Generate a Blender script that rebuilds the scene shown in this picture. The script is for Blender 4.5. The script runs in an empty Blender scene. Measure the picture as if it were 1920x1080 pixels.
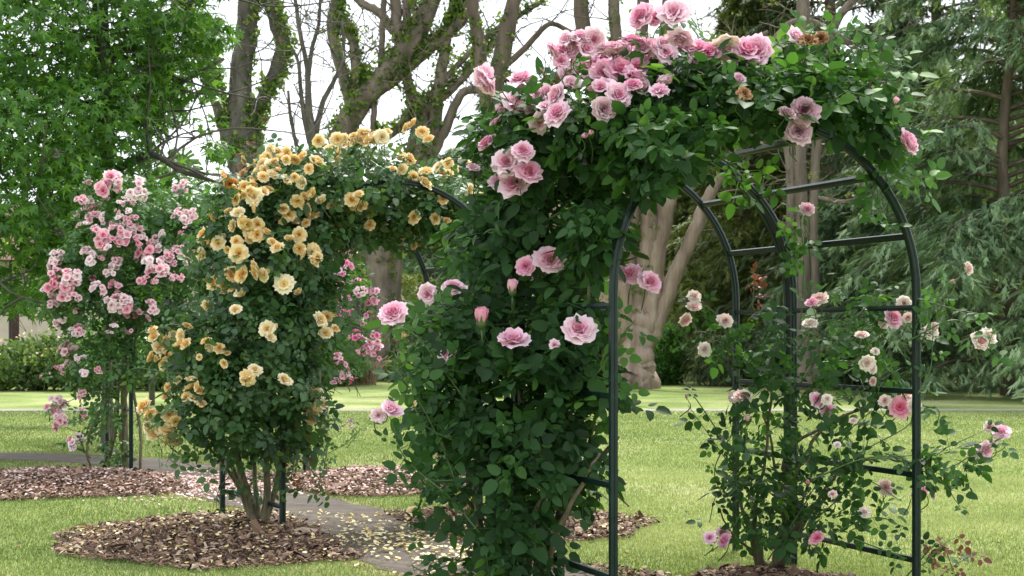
import bpy, math, random
import numpy as np
R = math.radians
rng = np.random.default_rng(7)
random.seed(7)
scene = bpy.context.scene
COL = scene.collection

# ---------------------------------------------------------------- camera
EYE, F, HZ = 1.25, 3000.0, 625.0
cd = bpy.data.cameras.new("camera"); cam = bpy.data.objects.new("camera", cd); COL.objects.link(cam)
cam.location = (0, 0, EYE); cam.rotation_euler = (R(90), 0, 0)
cd.sensor_width = 36; cd.lens = F/1920*36; cd.shift_y = (HZ-540)/1920
cd.clip_end = 2000; cd.clip_start = .1
cd.dof.use_dof = True; cd.dof.focus_distance = 8.0; cd.dof.aperture_fstop = 9
scene.camera = cam
# ---------------------------------------------------------------- sky, sun, exposure
SUN_EL, SUN_AZ = R(58), R(18)          # azimuth measured clockwise from +Y (ahead)
w = bpy.data.worlds.new("World"); scene.world = w; w.use_nodes = True
nt = w.node_tree; N = nt.nodes; L = nt.links
bg = N['Background']; bg.inputs['Strength'].default_value = .12
sky = N.new('ShaderNodeTexSky'); sky.sky_type = 'NISHITA'; sky.sun_disc = False
sky.sun_elevation = SUN_EL; sky.sun_rotation = SUN_AZ; sky.dust_density = 3
tc = N.new('ShaderNodeTexCoord'); nz = N.new('ShaderNodeTexNoise'); nz.inputs['Scale'].default_value = 2.6
nz.inputs['Detail'].default_value = 6; nz.inputs['Roughness'].default_value = .6
rp = N.new('ShaderNodeValToRGB'); rp.color_ramp.elements[0].position = .25; rp.color_ramp.elements[0].color = (.72,.72,.72,1)
rp.color_ramp.elements[1].position = .55; rp.color_ramp.elements[1].color = (.97,.97,.97,1)
mx = N.new('ShaderNodeMix'); mx.data_type = 'RGBA'
mx.inputs[7].default_value = (6.6, 6.9, 7.3, 1)
L.new(tc.outputs['Generated'], nz.inputs['Vector']); L.new(nz.outputs['Fac'], rp.inputs['Fac'])
L.new(rp.outputs['Color'], mx.inputs[0]); L.new(sky.outputs['Color'], mx.inputs[6]); L.new(mx.outputs[2], bg.inputs['Color'])
ld = bpy.data.lights.new("sun", 'SUN'); sun = bpy.data.objects.new("sun", ld); COL.objects.link(sun)
ld.energy = 2.8; ld.angle = R(7); ld.color = (1, .96, .88)
sun.rotation_euler = (R(90)-SUN_EL, 0, math.pi - SUN_AZ)   # light arrives from ahead, high up
scene.view_settings.view_transform = 'Standard'; scene.view_settings.look = 'None'
scene.view_settings.exposure = 1.15; scene.view_settings.gamma = 1
scene.cycles.max_bounces = 8; scene.cycles.transparent_max_bounces = 8

def at(px, py, Y): return np.array([(px-960)/F*Y, Y, EYE-(py-HZ)/F*Y])
def gnd(px, py):
    Y = EYE*F/(py-HZ); return np.array([(px-960)/F*Y, Y, 0.])
def px2(p): return 960+p[0]/p[1]*F, HZ-(p[2]-EYE)/p[1]*F

# ---------------------------------------------------------------- mesh helpers
class MB:
    def __init__(s): s.V=[]; s.Fc=[]; s.M=[]; s.T=[]; s.n=0
    def add(s, v, faces, mat=0, tint=.5):
        v = np.asarray(v, float).reshape(-1,3)
        by = {}
        for f in faces: by.setdefault(len(f), []).append(f)
        for k, fs in by.items():
            a = np.array(fs, np.int64)+s.n; s.Fc.append(a); s.M.append(np.full(len(a), mat))
        s.V.append(v); s.T.append(np.broadcast_to(np.asarray(tint, float), (len(v),)).copy()); s.n += len(v)
    def inst(s, tpl, mats, locs, tints, mat=0):
        tv, tf, tt = tpl; n = len(locs)
        if n == 0: return
        v = np.einsum('nij,vj->nvi', mats, tv) + locs[:,None,:]
        s.V.append(v.reshape(-1,3)); s.T.append((tints[:,None]+tt[None,:]).reshape(-1))
        off = (np.arange(n)*len(tv))[:,None,None]+s.n
        for a in tf:
            b = (a[None]+off).reshape(-1, a.shape[1]); s.Fc.append(b); s.M.append(np.full(len(b), mat))
        s.n += n*len(tv)
    def mesh(s, name, mats, smooth=True):
        me = bpy.data.meshes.new(name); V = np.concatenate(s.V)
        me.vertices.add(len(V)); me.vertices.foreach_set('co', V.astype(np.float32).ravel())
        lt = np.concatenate([np.full(len(a), a.shape[1]) for a in s.Fc])
        lv = np.concatenate([a.ravel() for a in s.Fc])
        me.loops.add(len(lv)); me.loops.foreach_set('vertex_index', lv.astype(np.int32))
        me.polygons.add(len(lt)); ls = np.concatenate([[0], np.cumsum(lt)[:-1]])
        me.polygons.foreach_set('loop_start', ls.astype(np.int32))
        me.polygons.foreach_set('material_index', np.concatenate(s.M).astype(np.int32))
        me.polygons.foreach_set('use_smooth', np.full(len(lt), smooth))
        at_ = me.attributes.new('tint', 'FLOAT', 'POINT'); at_.data.foreach_set('value', np.concatenate(s.T).astype(np.float32))
        for m in (mats if isinstance(mats, (list, tuple)) else [mats]): me.materials.append(m)
        me.update(calc_edges=True); return me
    def build(s, name, mats, parent=None, smooth=True, origin=None):
        o0 = np.zeros(3) if origin is None else np.asarray(origin, float)
        if parent is not None: o0 = np.array(parent.location)
        if o0.any(): s.V = [v-o0 for v in s.V]
        o = bpy.data.objects.new(name, s.mesh(name, mats, smooth)); COL.objects.link(o)
        if parent is not None: o.parent = parent
        else: o.location = o0
        return o

def tag(o, label=None, cat=None, group=None, kind=None):
    for k, v in (('label', label), ('category', cat), ('group', group), ('kind', kind)):
        if v: o[k] = v
    return o
def thing(name, loc, label, cat, group=None):
    o = bpy.data.objects.new(name, None); COL.objects.link(o); o.location = tuple(float(c) for c in loc)
    o.empty_display_size = .2
    return tag(o, label, cat, group)
def nrm(a): return a/np.maximum(np.linalg.norm(a, axis=-1, keepdims=True), 1e-9)

def tube(mb, pts, rad, n=8, mat=0, tint=.5, cap=True, wob=0):
    P = np.array(pts, float); k = len(P); rad = np.broadcast_to(np.asarray(rad, float), (k,))
    T = nrm(np.gradient(P, axis=0)); up = np.array([.3,.9,.1]) if abs(T[0][2]) > .6 else np.array([0,0,1.])
    u = nrm(np.cross(T[0], up)); vs = []
    a = np.arange(n)*2*math.pi/n
    for i in range(k):
        u = nrm(u-T[i]*np.dot(u, T[i])); v = np.cross(T[i], u)
        r = rad[i]*(1+wob*np.sin(a*3+i*.35)+wob*.6*np.sin(a*5-i*.5))
        vs.append(P[i]+np.outer(np.cos(a)*r, u)+np.outer(np.sin(a)*r, v))
    fs = [(i*n+j, i*n+(j+1)%n, (i+1)*n+(j+1)%n, (i+1)*n+j) for i in range(k-1) for j in range(n)]
    if cap: fs += [tuple(range(n))[::-1], tuple((k-1)*n+j for j in range(n))]
    mb.add(np.concatenate(vs), fs, mat, tint)
def spline(pts, m=6):
    P = np.array(pts, float)
    if len(P) < 3:
        t = np.linspace(0, 1, m+1)[:,None]; return P[0]*(1-t)+P[-1]*t
    Q = np.vstack([2*P[0]-P[1], P, 2*P[-1]-P[-2]]); out = []
    for i in range(1, len(Q)-2):
        for t in np.arange(m)/m:
            out.append(.5*((2*Q[i])+(-Q[i-1]+Q[i+1])*t+(2*Q[i-1]-5*Q[i]+4*Q[i+1]-Q[i+2])*t*t+(-Q[i-1]+3*Q[i]-3*Q[i+1]+Q[i+2])*t**3))
    out.append(P[-1]); return np.array(out)
def box(mb, c, s, rz=0, mat=0, tint=.5):
    x, y, z = np.array(s)/2.; v = np.array([(a*x,b*y,d*z) for a in(-1,1) for b in(-1,1) for d in(-1,1)])
    ca, sa = math.cos(rz), math.sin(rz); v = np.stack([v[:,0]*ca-v[:,1]*sa, v[:,0]*sa+v[:,1]*ca, v[:,2]], 1)+np.array(c)
    mb.add(v, [(0,1,3,2),(4,6,7,5),(0,4,5,1),(2,3,7,6),(0,2,6,4),(1,5,7,3)], mat, tint)

# ---------------------------------------------------------------- materials
def mat_new(name):
    m = bpy.data.materials.new(name); m.use_nodes = True; t = m.node_tree
    return m, t, t.nodes['Principled BSDF'], t.nodes['Material Output']
def ramp(t, cols, pos=None):
    r = t.nodes.new('ShaderNodeValToRGB'); e = r.color_ramp.elements; pos = pos or list(np.linspace(0, 1, len(cols)))
    while len(e) < len(cols): e.new(.5)
    for i, c in enumerate(cols): e[i].position = pos[i]; e[i].color = (*c, 1)
    return r
def noise(t, scale, detail=4, rough=.6, vec='Object', st=None):
    c = t.nodes.new('ShaderNodeTexCoord'); n = t.nodes.new('ShaderNodeTexNoise')
    n.inputs['Scale'].default_value = scale; n.inputs['Detail'].default_value = detail; n.inputs['Roughness'].default_value = rough
    if st:
        mp = t.nodes.new('ShaderNodeMapping'); mp.inputs['Scale'].default_value = st
        t.links.new(c.outputs[vec], mp.inputs['Vector']); t.links.new(mp.outputs[0], n.inputs['Vector'])
    else: t.links.new(c.outputs[vec], n.inputs['Vector'])
    return n
def bump(t, b, h, strength=.4, dist=.02):
    n = t.nodes.new('ShaderNodeBump'); n.inputs['Strength'].default_value = strength; n.inputs['Distance'].default_value = dist
    t.links.new(h, n.inputs['Height']); t.links.new(n.outputs[0], b.inputs['Normal'])
def leaf_mat(name, cols, rough=.45, trans=.35, tcol=1.6, spec=.5, objrand=0):
    m, t, b, o = mat_new(name)
    a = t.nodes.new('ShaderNodeAttribute'); a.attribute_name = 'tint'; r = ramp(t, cols)
    src = a.outputs['Fac']
    if objrand:
        oi = t.nodes.new('ShaderNodeObjectInfo'); ma = t.nodes.new('ShaderNodeMath'); ma.operation = 'MULTIPLY_ADD'
        ma.inputs[1].default_value = objrand; t.links.new(oi.outputs['Random'], ma.inputs[0]); t.links.new(src, ma.inputs[2])
        mb_ = t.nodes.new('ShaderNodeMath'); mb_.operation = 'SUBTRACT'; mb_.inputs[1].default_value = objrand/2
        t.links.new(ma.outputs[0], mb_.inputs[0]); src = mb_.outputs[0]
    t.links.new(src, r.inputs[0]); t.links.new(r.outputs[0], b.inputs['Base Color'])
    b.inputs['Roughness'].default_value = rough; b.inputs['Specular IOR Level'].default_value = spec
    tr = t.nodes.new('ShaderNodeBsdfTranslucent'); mu = t.nodes.new('ShaderNodeMix'); mu.data_type = 'RGBA'; mu.blend_type = 'MULTIPLY'
    mu.inputs[0].default_value = 1; mu.inputs[7].default_value = (tcol*1.05, tcol, tcol*.5, 1) if not objrand else (tcol, tcol*.9, tcol*.85, 1)
    t.links.new(r.outputs[0], mu.inputs[6]); t.links.new(mu.outputs[2], tr.inputs['Color'])
    ms = t.nodes.new('ShaderNodeMixShader'); ms.inputs[0].default_value = trans
    t.links.new(b.outputs[0], ms.inputs[1]); t.links.new(tr.outputs[0], ms.inputs[2]); t.links.new(ms.outputs[0], o.inputs[0])
    return m
def bark_mat(name, cols, scale=6, st=(1,1,.18), strength=.8, rough=.9, dist=.05, top=False):
    m, t, b, o = mat_new(name); n = noise(t, scale, 8, .65, st=st); r = ramp(t, cols, [.3,.5,.68] if len(cols)==3 else None)
    t.links.new(n.outputs['Fac'], r.inputs[0]); t.links.new(r.outputs[0], b.inputs['Base Color'])
    if top:   # bark colour gets darker higher up the stems
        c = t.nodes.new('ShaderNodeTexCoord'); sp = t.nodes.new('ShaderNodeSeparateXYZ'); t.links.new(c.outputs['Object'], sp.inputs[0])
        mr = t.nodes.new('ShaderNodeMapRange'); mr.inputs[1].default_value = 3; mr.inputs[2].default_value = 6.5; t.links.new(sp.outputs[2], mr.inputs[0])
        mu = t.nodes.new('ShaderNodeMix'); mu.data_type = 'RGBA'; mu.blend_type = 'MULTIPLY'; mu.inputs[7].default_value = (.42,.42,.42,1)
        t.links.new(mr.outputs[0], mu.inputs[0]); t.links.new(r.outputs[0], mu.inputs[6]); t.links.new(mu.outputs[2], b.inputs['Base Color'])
    b.inputs['Roughness'].default_value = rough; bump(t, b, n.outputs['Fac'], strength, dist); return m

M_LEAF1 = leaf_mat('rose_leaf_bluegreen', [(.011,.034,.009),(.023,.068,.018),(.039,.105,.027),(.095,.20,.035)], .58, .34, 2.0, .24)
M_LEAF2 = leaf_mat('rose_leaf_fresh', [(.02,.055,.012),(.035,.10,.02),(.06,.16,.03),(.12,.24,.04)], .55, .4, 1.8, .3)
M_LEAF3 = leaf_mat('rose_leaf_dark', [(.018,.052,.016),(.04,.105,.030),(.068,.155,.042),(.12,.16,.05)], .45, .3, 1.8, .45)
M_LEAF4 = leaf_mat('rambler_leaf', [(.025,.07,.02),(.045,.12,.03),(.07,.17,.045),(.11,.24,.05)], .5, .35)
M_RED   = leaf_mat('young_red_leaf', [(.10,.02,.02),(.16,.05,.03),(.2,.08,.04)], .4, .4)
M_STAR  = leaf_mat('maple_leaf', [(.025,.072,.014),(.052,.14,.024),(.09,.21,.036),(.2,.37,.06)], .4, .48, 1.9)
M_IVY   = leaf_mat('ivy_leaf', [(.03,.07,.012),(.07,.14,.02),(.14,.22,.03),(.22,.30,.05)], .5, .35)
M_CEDAR = leaf_mat('cedar_needle', [(.035,.075,.035),(.10,.175,.08),(.20,.31,.155),(.36,.49,.28)], .6, .3, 1.3)
M_CON2  = leaf_mat('dark_conifer_needle', [(.02,.04,.014),(.04,.075,.025),(.07,.115,.035),(.14,.17,.04)], .6, .25)
M_CON3  = leaf_mat('olive_conifer_needle', [(.04,.06,.014),(.08,.115,.025),(.13,.175,.035),(.2,.24,.05)], .6, .3)
M_FAR   = leaf_mat('far_leaf', [(.035,.07,.02),(.07,.13,.035),(.12,.2,.05),(.2,.28,.08)], .6, .35)
M_SHRUB = leaf_mat('shrub_leaf', [(.02,.05,.012),(.05,.10,.02),(.09,.16,.03),(.16,.24,.05)], .5, .35)
M_PALM  = leaf_mat('palm_leaf', [(.03,.07,.02),(.06,.13,.035),(.1,.19,.06)], .4, .35)
M_GRASS = leaf_mat('grass_blade', [(.07,.115,.03),(.15,.215,.062),(.29,.345,.14),(.48,.47,.28)], .6, .35, 1.25)
M_DRY   = leaf_mat('dry_grass', [(.2,.14,.08),(.34,.25,.15),(.42,.34,.2)], .8, .1, 1)
M_PINK  = leaf_mat('pink_petal', [(.78,.25,.43),(.86,.40,.57),(.89,.56,.70),(.91,.73,.81)], .55, .25, 1.05, .3, .5)
M_MAUVE = leaf_mat('mauve_petal', [(.36,.14,.22),(.52,.28,.36),(.64,.42,.48),(.70,.54,.56)], .6, .2, 1.05, .3, .4)
M_PALE  = leaf_mat('blush_petal', [(.82,.44,.46),(.86,.64,.60),(.89,.79,.72),(.90,.85,.78)], .6, .25, 1.02, .3, .6)
M_HOT   = leaf_mat('deep_pink_petal', [(.72,.10,.24),(.80,.22,.36),(.84,.45,.52)], .6, .25, 1.02, .3, .3)
M_YEL   = leaf_mat('apricot_petal', [(.89,.56,.17),(.91,.70,.31),(.92,.79,.46),(.93,.85,.61)], .6, .25, 1.03, .3, .55)
M_ORG   = leaf_mat('orange_petal', [(.85,.25,.04),(.86,.38,.08),(.88,.52,.2)], .6, .25, 1.02, .3, .3)
M_RAMB  = leaf_mat('rambler_petal', [(.74,.22,.34),(.82,.42,.50),(.87,.64,.68),(.90,.82,.82)], .6, .25, 1.02, .3, .7)
M_MAG   = leaf_mat('magenta_petal', [(.72,.14,.34),(.80,.28,.48),(.86,.50,.64),(.88,.74,.78)], .6, .25, 1.02, .3, .7)
M_WITH  = leaf_mat('withered_petal', [(.14,.06,.03),(.28,.14,.06),(.46,.28,.15)], .8, .1, 1, .2, .4)
M_STEM  = leaf_mat('green_stem', [(.03,.06,.02),(.06,.11,.03),(.12,.17,.05)], .5, 0)
M_CANE  = bark_mat('rose_cane_bark', [(.06,.055,.03),(.13,.115,.06),(.24,.2,.13)], 40, (1,1,.2), .5, .8, .004)
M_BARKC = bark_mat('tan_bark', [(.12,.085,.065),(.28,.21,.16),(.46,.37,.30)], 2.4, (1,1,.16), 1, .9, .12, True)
M_BARKB = bark_mat('brown_bark', [(.07,.055,.045),(.155,.125,.10),(.26,.21,.17)], 3.2, (1,1,.2), 1, .95, .1)
M_BARKG = bark_mat('grey_bark', [(.04,.036,.03),(.09,.08,.068),(.16,.145,.12)], 4, (1,1,.3), 1, .95, .08)
M_BARKCED = bark_mat('cedar_bark', [(.06,.045,.035),(.12,.09,.07),(.2,.16,.12)], 4, (1,1,.3), 1, .95, .05)

def m_paint():
    m, t, b, o = mat_new('dark_green_paint'); n = noise(t, 30, 5, .7)
    r = ramp(t, [(.002,.009,.007),(.004,.018,.014),(.008,.028,.022),(.035,.055,.045)], [.3,.55,.68,.78]); t.links.new(n.outputs['Fac'], r.inputs[0])
    t.links.new(r.outputs[0], b.inputs['Base Color'])
    b.inputs['Specular IOR Level'].default_value = .35; rr = ramp(t, [(.3,)*3, (.5,)*3], [.35,.7]); t.links.new(n.outputs['Fac'], rr.inputs[0]); t.links.new(rr.outputs[0], b.inputs['Roughness'])
    bump(t, b, n.outputs['Fac'], .15, .002); return m
M_PAINT = m_paint()
def m_lawn():
    m, t, b, o = mat_new('lawn_turf')
    n1 = noise(t, .45, 5, .6); n2 = noise(t, 9, 8, .75); n3 = noise(t, 60, 4, .8, st=(1,.35,1))
    r1 = ramp(t, [(.12,.175,.045),(.215,.27,.09),(.35,.36,.18)], [.33,.5,.68]); t.links.new(n1.outputs['Fac'], r1.inputs[0])
    r2 = ramp(t, [(.45,.5,.42),(1,1,1),(1.4,1.3,1.25)], [.3,.5,.72]); t.links.new(n2.outputs['Fac'], r2.inputs[0])
    r3 = ramp(t, [(.5,.55,.5),(1,1,1),(1.35,1.3,1.2)], [.3,.5,.7]); t.links.new(n3.outputs['Fac'], r3.inputs[0])
    src = r1.outputs[0]
    for r in (r2, r3):
        mu = t.nodes.new('ShaderNodeMix'); mu.data_type='RGBA'; mu.blend_type='MULTIPLY'; mu.inputs[0].default_value=.75
        t.links.new(src, mu.inputs[6]); t.links.new(r.outputs[0], mu.inputs[7]); src = mu.outputs[2]
    t.links.new(src, b.inputs['Base Color']); b.inputs['Roughness'].default_value = .95; b.inputs['Specular IOR Level'].default_value = .1
    bump(t, b, n2.outputs['Fac'], .8, .03); return m
M_LAWN = m_lawn()
def m_brick():
    m, t, b, o = mat_new('worn_brick_paving'); c = t.nodes.new('ShaderNodeTexCoord'); mp = t.nodes.new('ShaderNodeMapping')
    mp.inputs['Rotation'].default_value = (0,0,R(32)); br = t.nodes.new('ShaderNodeTexBrick'); br.inputs['Scale'].default_value = 1
    br.inputs['Brick Width'].default_value = .23; br.inputs['Row Height'].default_value = .115; br.inputs['Mortar Size'].default_value = .006
    br.inputs['Color1'].default_value = (.066,.05,.04,1); br.inputs['Color2'].default_value = (.10,.08,.064,1); br.inputs['Mortar'].default_value = (.04,.038,.024,1)
    t.links.new(c.outputs['Object'], mp.inputs[0]); t.links.new(mp.outputs[0], br.inputs[0])
    n = noise(t, 5, 8, .7); r = ramp(t, [(.55,.55,.5),(1,1,1),(1.5,1.4,1.25)], [.3,.5,.7]); t.links.new(n.outputs['Fac'], r.inputs[0])
    mu = t.nodes.new('ShaderNodeMix'); mu.data_type='RGBA'; mu.blend_type='MULTIPLY'; mu.inputs[0].default_value=.9
    t.links.new(br.outputs[0], mu.inputs[6]); t.links.new(r.outputs[0], mu.inputs[7]); t.links.new(mu.outputs[2], b.inputs['Base Color'])
    b.inputs['Roughness'].default_value = .9; bump(t, b, n.outputs['Fac'], .5, .01); return m
def simple(name, cols, scale=10, rough=.85, strength=.3, dist=.01, st=None, spec=.3):
    m, t, b, o = mat_new(name); n = noise(t, scale, 7, .65, st=st); r = ramp(t, cols, list(np.linspace(.3,.7,len(cols))))
    t.links.new(n.outputs['Fac'], r.inputs[0]); t.links.new(r.outputs[0], b.inputs['Base Color'])
    b.inputs['Roughness'].default_value = rough; b.inputs['Specular IOR Level'].default_value = spec
    bump(t, b, n.outputs['Fac'], strength, dist); return m
M_BRICK = m_brick()
M_CONC = simple('pale_concrete', [(.2,.19,.16),(.3,.28,.25)], 3)
M_SOIL = simple('mulch_soil', [(.03,.018,.012),(.08,.046,.03),(.15,.09,.065)], 26, .95, 1, .03)
M_CHIP = leaf_mat('bark_chip', [(.045,.024,.014),(.14,.078,.045),(.26,.16,.10),(.46,.36,.27)], .8, 0)
M_PPET = leaf_mat('fallen_pink_petal', [(.5,.28,.24),(.72,.5,.48),(.85,.72,.7)], .7, .1, 1)
M_YPET = leaf_mat('fallen_cream_petal', [(.5,.38,.14),(.75,.62,.3),(.85,.78,.55)], .7, .1, 1)
M_WALL = simple('cream_render', [(.52,.44,.36),(.62,.54,.45)], 4, .9, .2)
M_ROOF = simple('brown_roof_tile', [(.10,.05,.035),(.2,.11,.08)], 8, .8, .5, .03, (1,6,1))
M_DARK = simple('dark_frame', [(.012,.011,.01),(.03,.027,.025)], 5, .4)
M_GLASS = simple('window_glass', [(.01,.012,.014),(.03,.035,.04)], 2, .08, .02, .005, None, .8)
# ---------------------------------------------------------------- leaf templates (verts, [face arrays], tint offsets)
def tpl(v, faces, t=None):
    by = {}
    for f in faces: by.setdefault(len(f), []).append(f)
    v = np.array(v, float); return v, [np.array(a, np.int64) for a in by.values()], (np.zeros(len(v)) if t is None else np.array(t, float))
def join(*ts):
    V=[]; Fd={}; T=[]; n=0
    for v, fs, t in ts:
        V.append(v); T.append(t)
        for a in fs: Fd.setdefault(a.shape[1], []).append(a+n)
        n += len(v)
    return np.concatenate(V), [np.concatenate(a) for a in Fd.values()], np.concatenate(T)
def leaflet(Ln=1., W=.62, fold=.18, droop=.22, tw=0.):
    ys = [0,.14,.42,.76,1.]; ws = [0,.38,.5,.37,0]
    v = []; 
    for y, q in zip(ys, ws):
        z = -droop*y*y
        v.append((tw*y*y, y, z))
        if q: v += [(-q*W+tw*y*y, y-.03, z+fold*q*W*2), (q*W+tw*y*y, y-.03, z+fold*q*W*2)]
    v = np.array(v)*Ln
    f = [(0,2,1)[::-1]]  # fixed below
    f = [(0,1,2)]; f = [(0,1,3+0)] if False else []
    # indices: 0 base, 1 mid1,2 l1,3 r1, 4 mid2,5 l2,6 r2, 7 mid3,8 l3,9 r3, 10 tip
    f = [(0,2,1),(0,1,3),(1,2,5,4),(1,4,6,3),(4,5,8,7),(4,7,9,6),(7,8,10),(7,10,9)]
    f = [tuple(reversed(a)) for a in f]
    return tpl(v, f)
def xf(t, ang, off, s=1, tilt=0):
    v, fs, tt = t; ca, sa = math.cos(ang), math.sin(ang); ct, st_ = math.cos(tilt), math.sin(tilt)
    v = v*s; v = np.stack([v[:,0]*ct+v[:,2]*st_, v[:,1], -v[:,0]*st_+v[:,2]*ct], 1)
    v = np.stack([v[:,0]*ca-v[:,1]*sa, v[:,0]*sa+v[:,1]*ca, v[:,2]], 1)+np.array(off); return v, fs, tt
def spray(five=True, sd=0):
    r = random.Random(sd); L_ = []
    def lf(a, y, s): return xf(leaflet(1, .66+r.uniform(-.08,.08), r.uniform(.02,.22), r.uniform(.0,.3), r.uniform(-.1,.1)), a, (-math.sin(a)*.14 if abs(a) > .6 else 0, y, r.uniform(-.08,.05)), s, r.uniform(-.35,.35))
    L_.append(lf(r.uniform(-.2,.2), 1.45, 1.05))
    L_ += [lf(1.2+r.uniform(-.15,.15), 1.12, .88), lf(-1.2+r.uniform(-.15,.15), 1.06, .88)]
    if five: L_ += [lf(1.3+r.uniform(-.2,.2), .2, .75), lf(-1.3+r.uniform(-.2,.2), .16, .72)]
    v, fs, t = join(*L_); k = len(v)
    rv = np.array([(-.025,-.25,0),(.025,-.25,0),(.015,1.5,0),(-.015,1.5,0)])
    t = t+np.repeat([r.uniform(-.08,.08) for _ in L_], 11)
    return join((v, fs, t), (rv, [np.array([(0,1,2,3)])], np.full(4,.1)))
SPRAYS = [spray(i%4 != 3, i) for i in range(5)]
SINGLE = [leaflet()]
def star(sd=0):
    r = random.Random(sd); v = [(0,0,0)]; lobes = [(-2.15,.62),(-1.12,.92),(0,1.1),(1.12,.92),(2.15,.62)]
    pts = []
    for i, (a, l) in enumerate(lobes):
        pts += [(a-.27, l*.5), (a, l), (a+.27, l*.5)]
        if i < 4: pts.append(((a+lobes[i+1][0])/2, .28))
    for a, l in pts: v.append((math.sin(a)*l, math.cos(a)*l+.2, -.28*l*l+r.uniform(-.04,.04)))
    v[0] = (0,.2,.03); v.append((0,-.35,-.02)); n = len(pts)
    f = [(0,i+1,i) for i in range(1,n)]+[(0,1,n+1),(0,n+1,n)]
    return tpl(np.array(v)*.6, [tuple(a) for a in f])
STARS = [star(i) for i in range(3)]
def needles(n=12, sd=0, w=.045, spread=.55, curl=.35):
    r = random.Random(sd); V=[]; Fs=[]
    for i in range(n):
        y0 = i/n*.75; a = r.uniform(-spread, spread); b = r.uniform(-.4,.25); l = r.uniform(.3,.5)
        d = np.array([math.sin(a), math.cos(a), b]); p = np.array([r.uniform(-.03,.03), y0, -curl*y0*y0])
        s = np.array([math.cos(a), -math.sin(a), r.uniform(-.5,.5)])*w; k = len(V)
        V += [p-s, p+s, p+d*l+np.array([0,0,-.12])]; Fs.append((k,k+1,k+2))
    return tpl(V, Fs)
NEED = [needles(14, i) for i in range(4)]
def clump(n=7, sd=0, s=.5):
    r = random.Random(sd); ts = []
    for i in range(n):
        t = leaflet(r.uniform(.35,.55), .6, .1, .2); v, fs, tt = t
        q = np.array([[r.gauss(0,1) for _ in range(3)] for _ in range(3)]); u, _, vh = np.linalg.svd(q); m = u@vh
        v = v@m.T+np.array([r.gauss(0,s*.5) for _ in range(3)]); ts.append((v, fs, tt+r.uniform(-.12,.12)))
    return join(*ts)
CLUMPS = [clump(9, i) for i in range(4)]

def orient(normals, tips):
    z = nrm(normals); y = nrm(tips-z*np.sum(tips*z, -1, keepdims=True)); x = np.cross(y, z)
    return np.stack([x, y, z], -1)
def scatter(mb, tpls, P, nr, size, tint=(.45,.22), mat=0, nup=.5, nrand=.5, tipdown=.5, tipout=.6, jit=.25, r=None):
    r = r or rng; n = len(P)
    if not n: return
    up = np.array([0,0,1.]); g = lambda: r.normal(size=(n,3))
    nn = nrm(nr*.55+up*nup+g()*nrand); tt = g()*.8+nr*tipout-up*tipdown
    M = orient(nn, tt); s = size*(1+jit*r.normal(size=n)).clip(.4,1.8); M = M*s[:,None,None]
    ti = (tint[0]+tint[1]*r.normal(size=n)).clip(0.02,.98)
    k = r.integers(len(tpls), size=n)
    for i, t in enumerate(tpls):
        q = k == i; mb.inst(t, M[q], P[q], ti[q], mat)

# blob: (cx,cy,rx,ry px, Y, depth radius m, density)
def blob_pts(blobs, per_m2, shell=.65, r=None):
    r = r or rng; PP=[]; NN=[]
    for b in blobs:
        cx, cy, rx, ry, Y, rd = b[:6]; den = b[6] if len(b) > 6 else 1.
        c = at(cx, cy, Y); rad = np.array([rx/F*Y, rd, ry/F*Y])
        area = 4*math.pi*((rad[0]*rad[1])**1.6/3+(rad[0]*rad[2])**1.6/3+(rad[1]*rad[2])**1.6/3)**(1/1.6)
        n = max(3, int(area*per_m2*den)); d = nrm(r.normal(size=(n,3)))
        f = np.where(r.random(n) < shell, r.uniform(.78,1.08,n), r.random(n)**(1/3)*.85)
        PP.append(c+d*f[:,None]*rad); NN.append(nrm(d/rad))
    return np.concatenate(PP), np.concatenate(NN)
def front_Y(blobs, px, py, default):
    best = None
    for b in blobs:
        cx, cy, rx, ry, Y, rd = b[:6]; q = ((px-cx)/rx)**2+((py-cy)/ry)**2
        if q < 1.5:
            y = Y-rd*math.sqrt(max(0, 1-q)); best = y if best is None else min(best, y)
    return default if best is None else best
def shoot(mb, pts, Y, r0=.004, leaf=.06, tpls=None, spacing=.09, matl=0, mats=1, tint=(.55,.15), from_=.1, dY=0., down=.4):
    """a thin shoot through pixel way-points at distance Y, leaves set alternately along it"""
    Ys = np.linspace(0, dY, len(pts))+Y
    P = spline([at(p[0], p[1], y) for p, y in zip(pts, Ys)], 8)
    tube(mb, P, np.linspace(r0, r0*.45, len(P)), 5, mats, .5)
    seg = np.linalg.norm(np.diff(P, axis=0), axis=1); cum = np.concatenate([[0], np.cumsum(seg)]); tot = cum[-1]
    s = np.arange(from_*tot, tot, spacing); s = s+rng.uniform(-.3,.3,len(s))*spacing
    if not len(s): return P
    Q = np.stack([np.interp(s, cum, P[:,i]) for i in range(3)], 1); T = np.stack([np.interp(s, cum, np.gradient(P, axis=0)[:,i]) for i in range(3)], 1); T = nrm(T)
    side = nrm(np.cross(T, np.array([0,1.,.2])))*np.where(np.arange(len(s))%2, 1, -1)[:,None]
    n = len(s); nn = nrm(np.array([0,-.6,.6])+rng.normal(size=(n,3))*.45); tt = side+T*.5-np.array([0,0,down])+rng.normal(size=(n,3))*.25
    M = orient(nn, tt)*(leaf*(1+.2*rng.normal(size=n)).clip(.5,1.5))[:,None,None]; ti = (tint[0]+tint[1]*rng.normal(size=n)).clip(0,1)
    tp = tpls or SPRAYS; k = rng.integers(len(tp), size=n)
    for i, t in enumerate(tp): mb.inst(t, M[k==i], Q[k==i], ti[k==i], matl)
    return P

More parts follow.
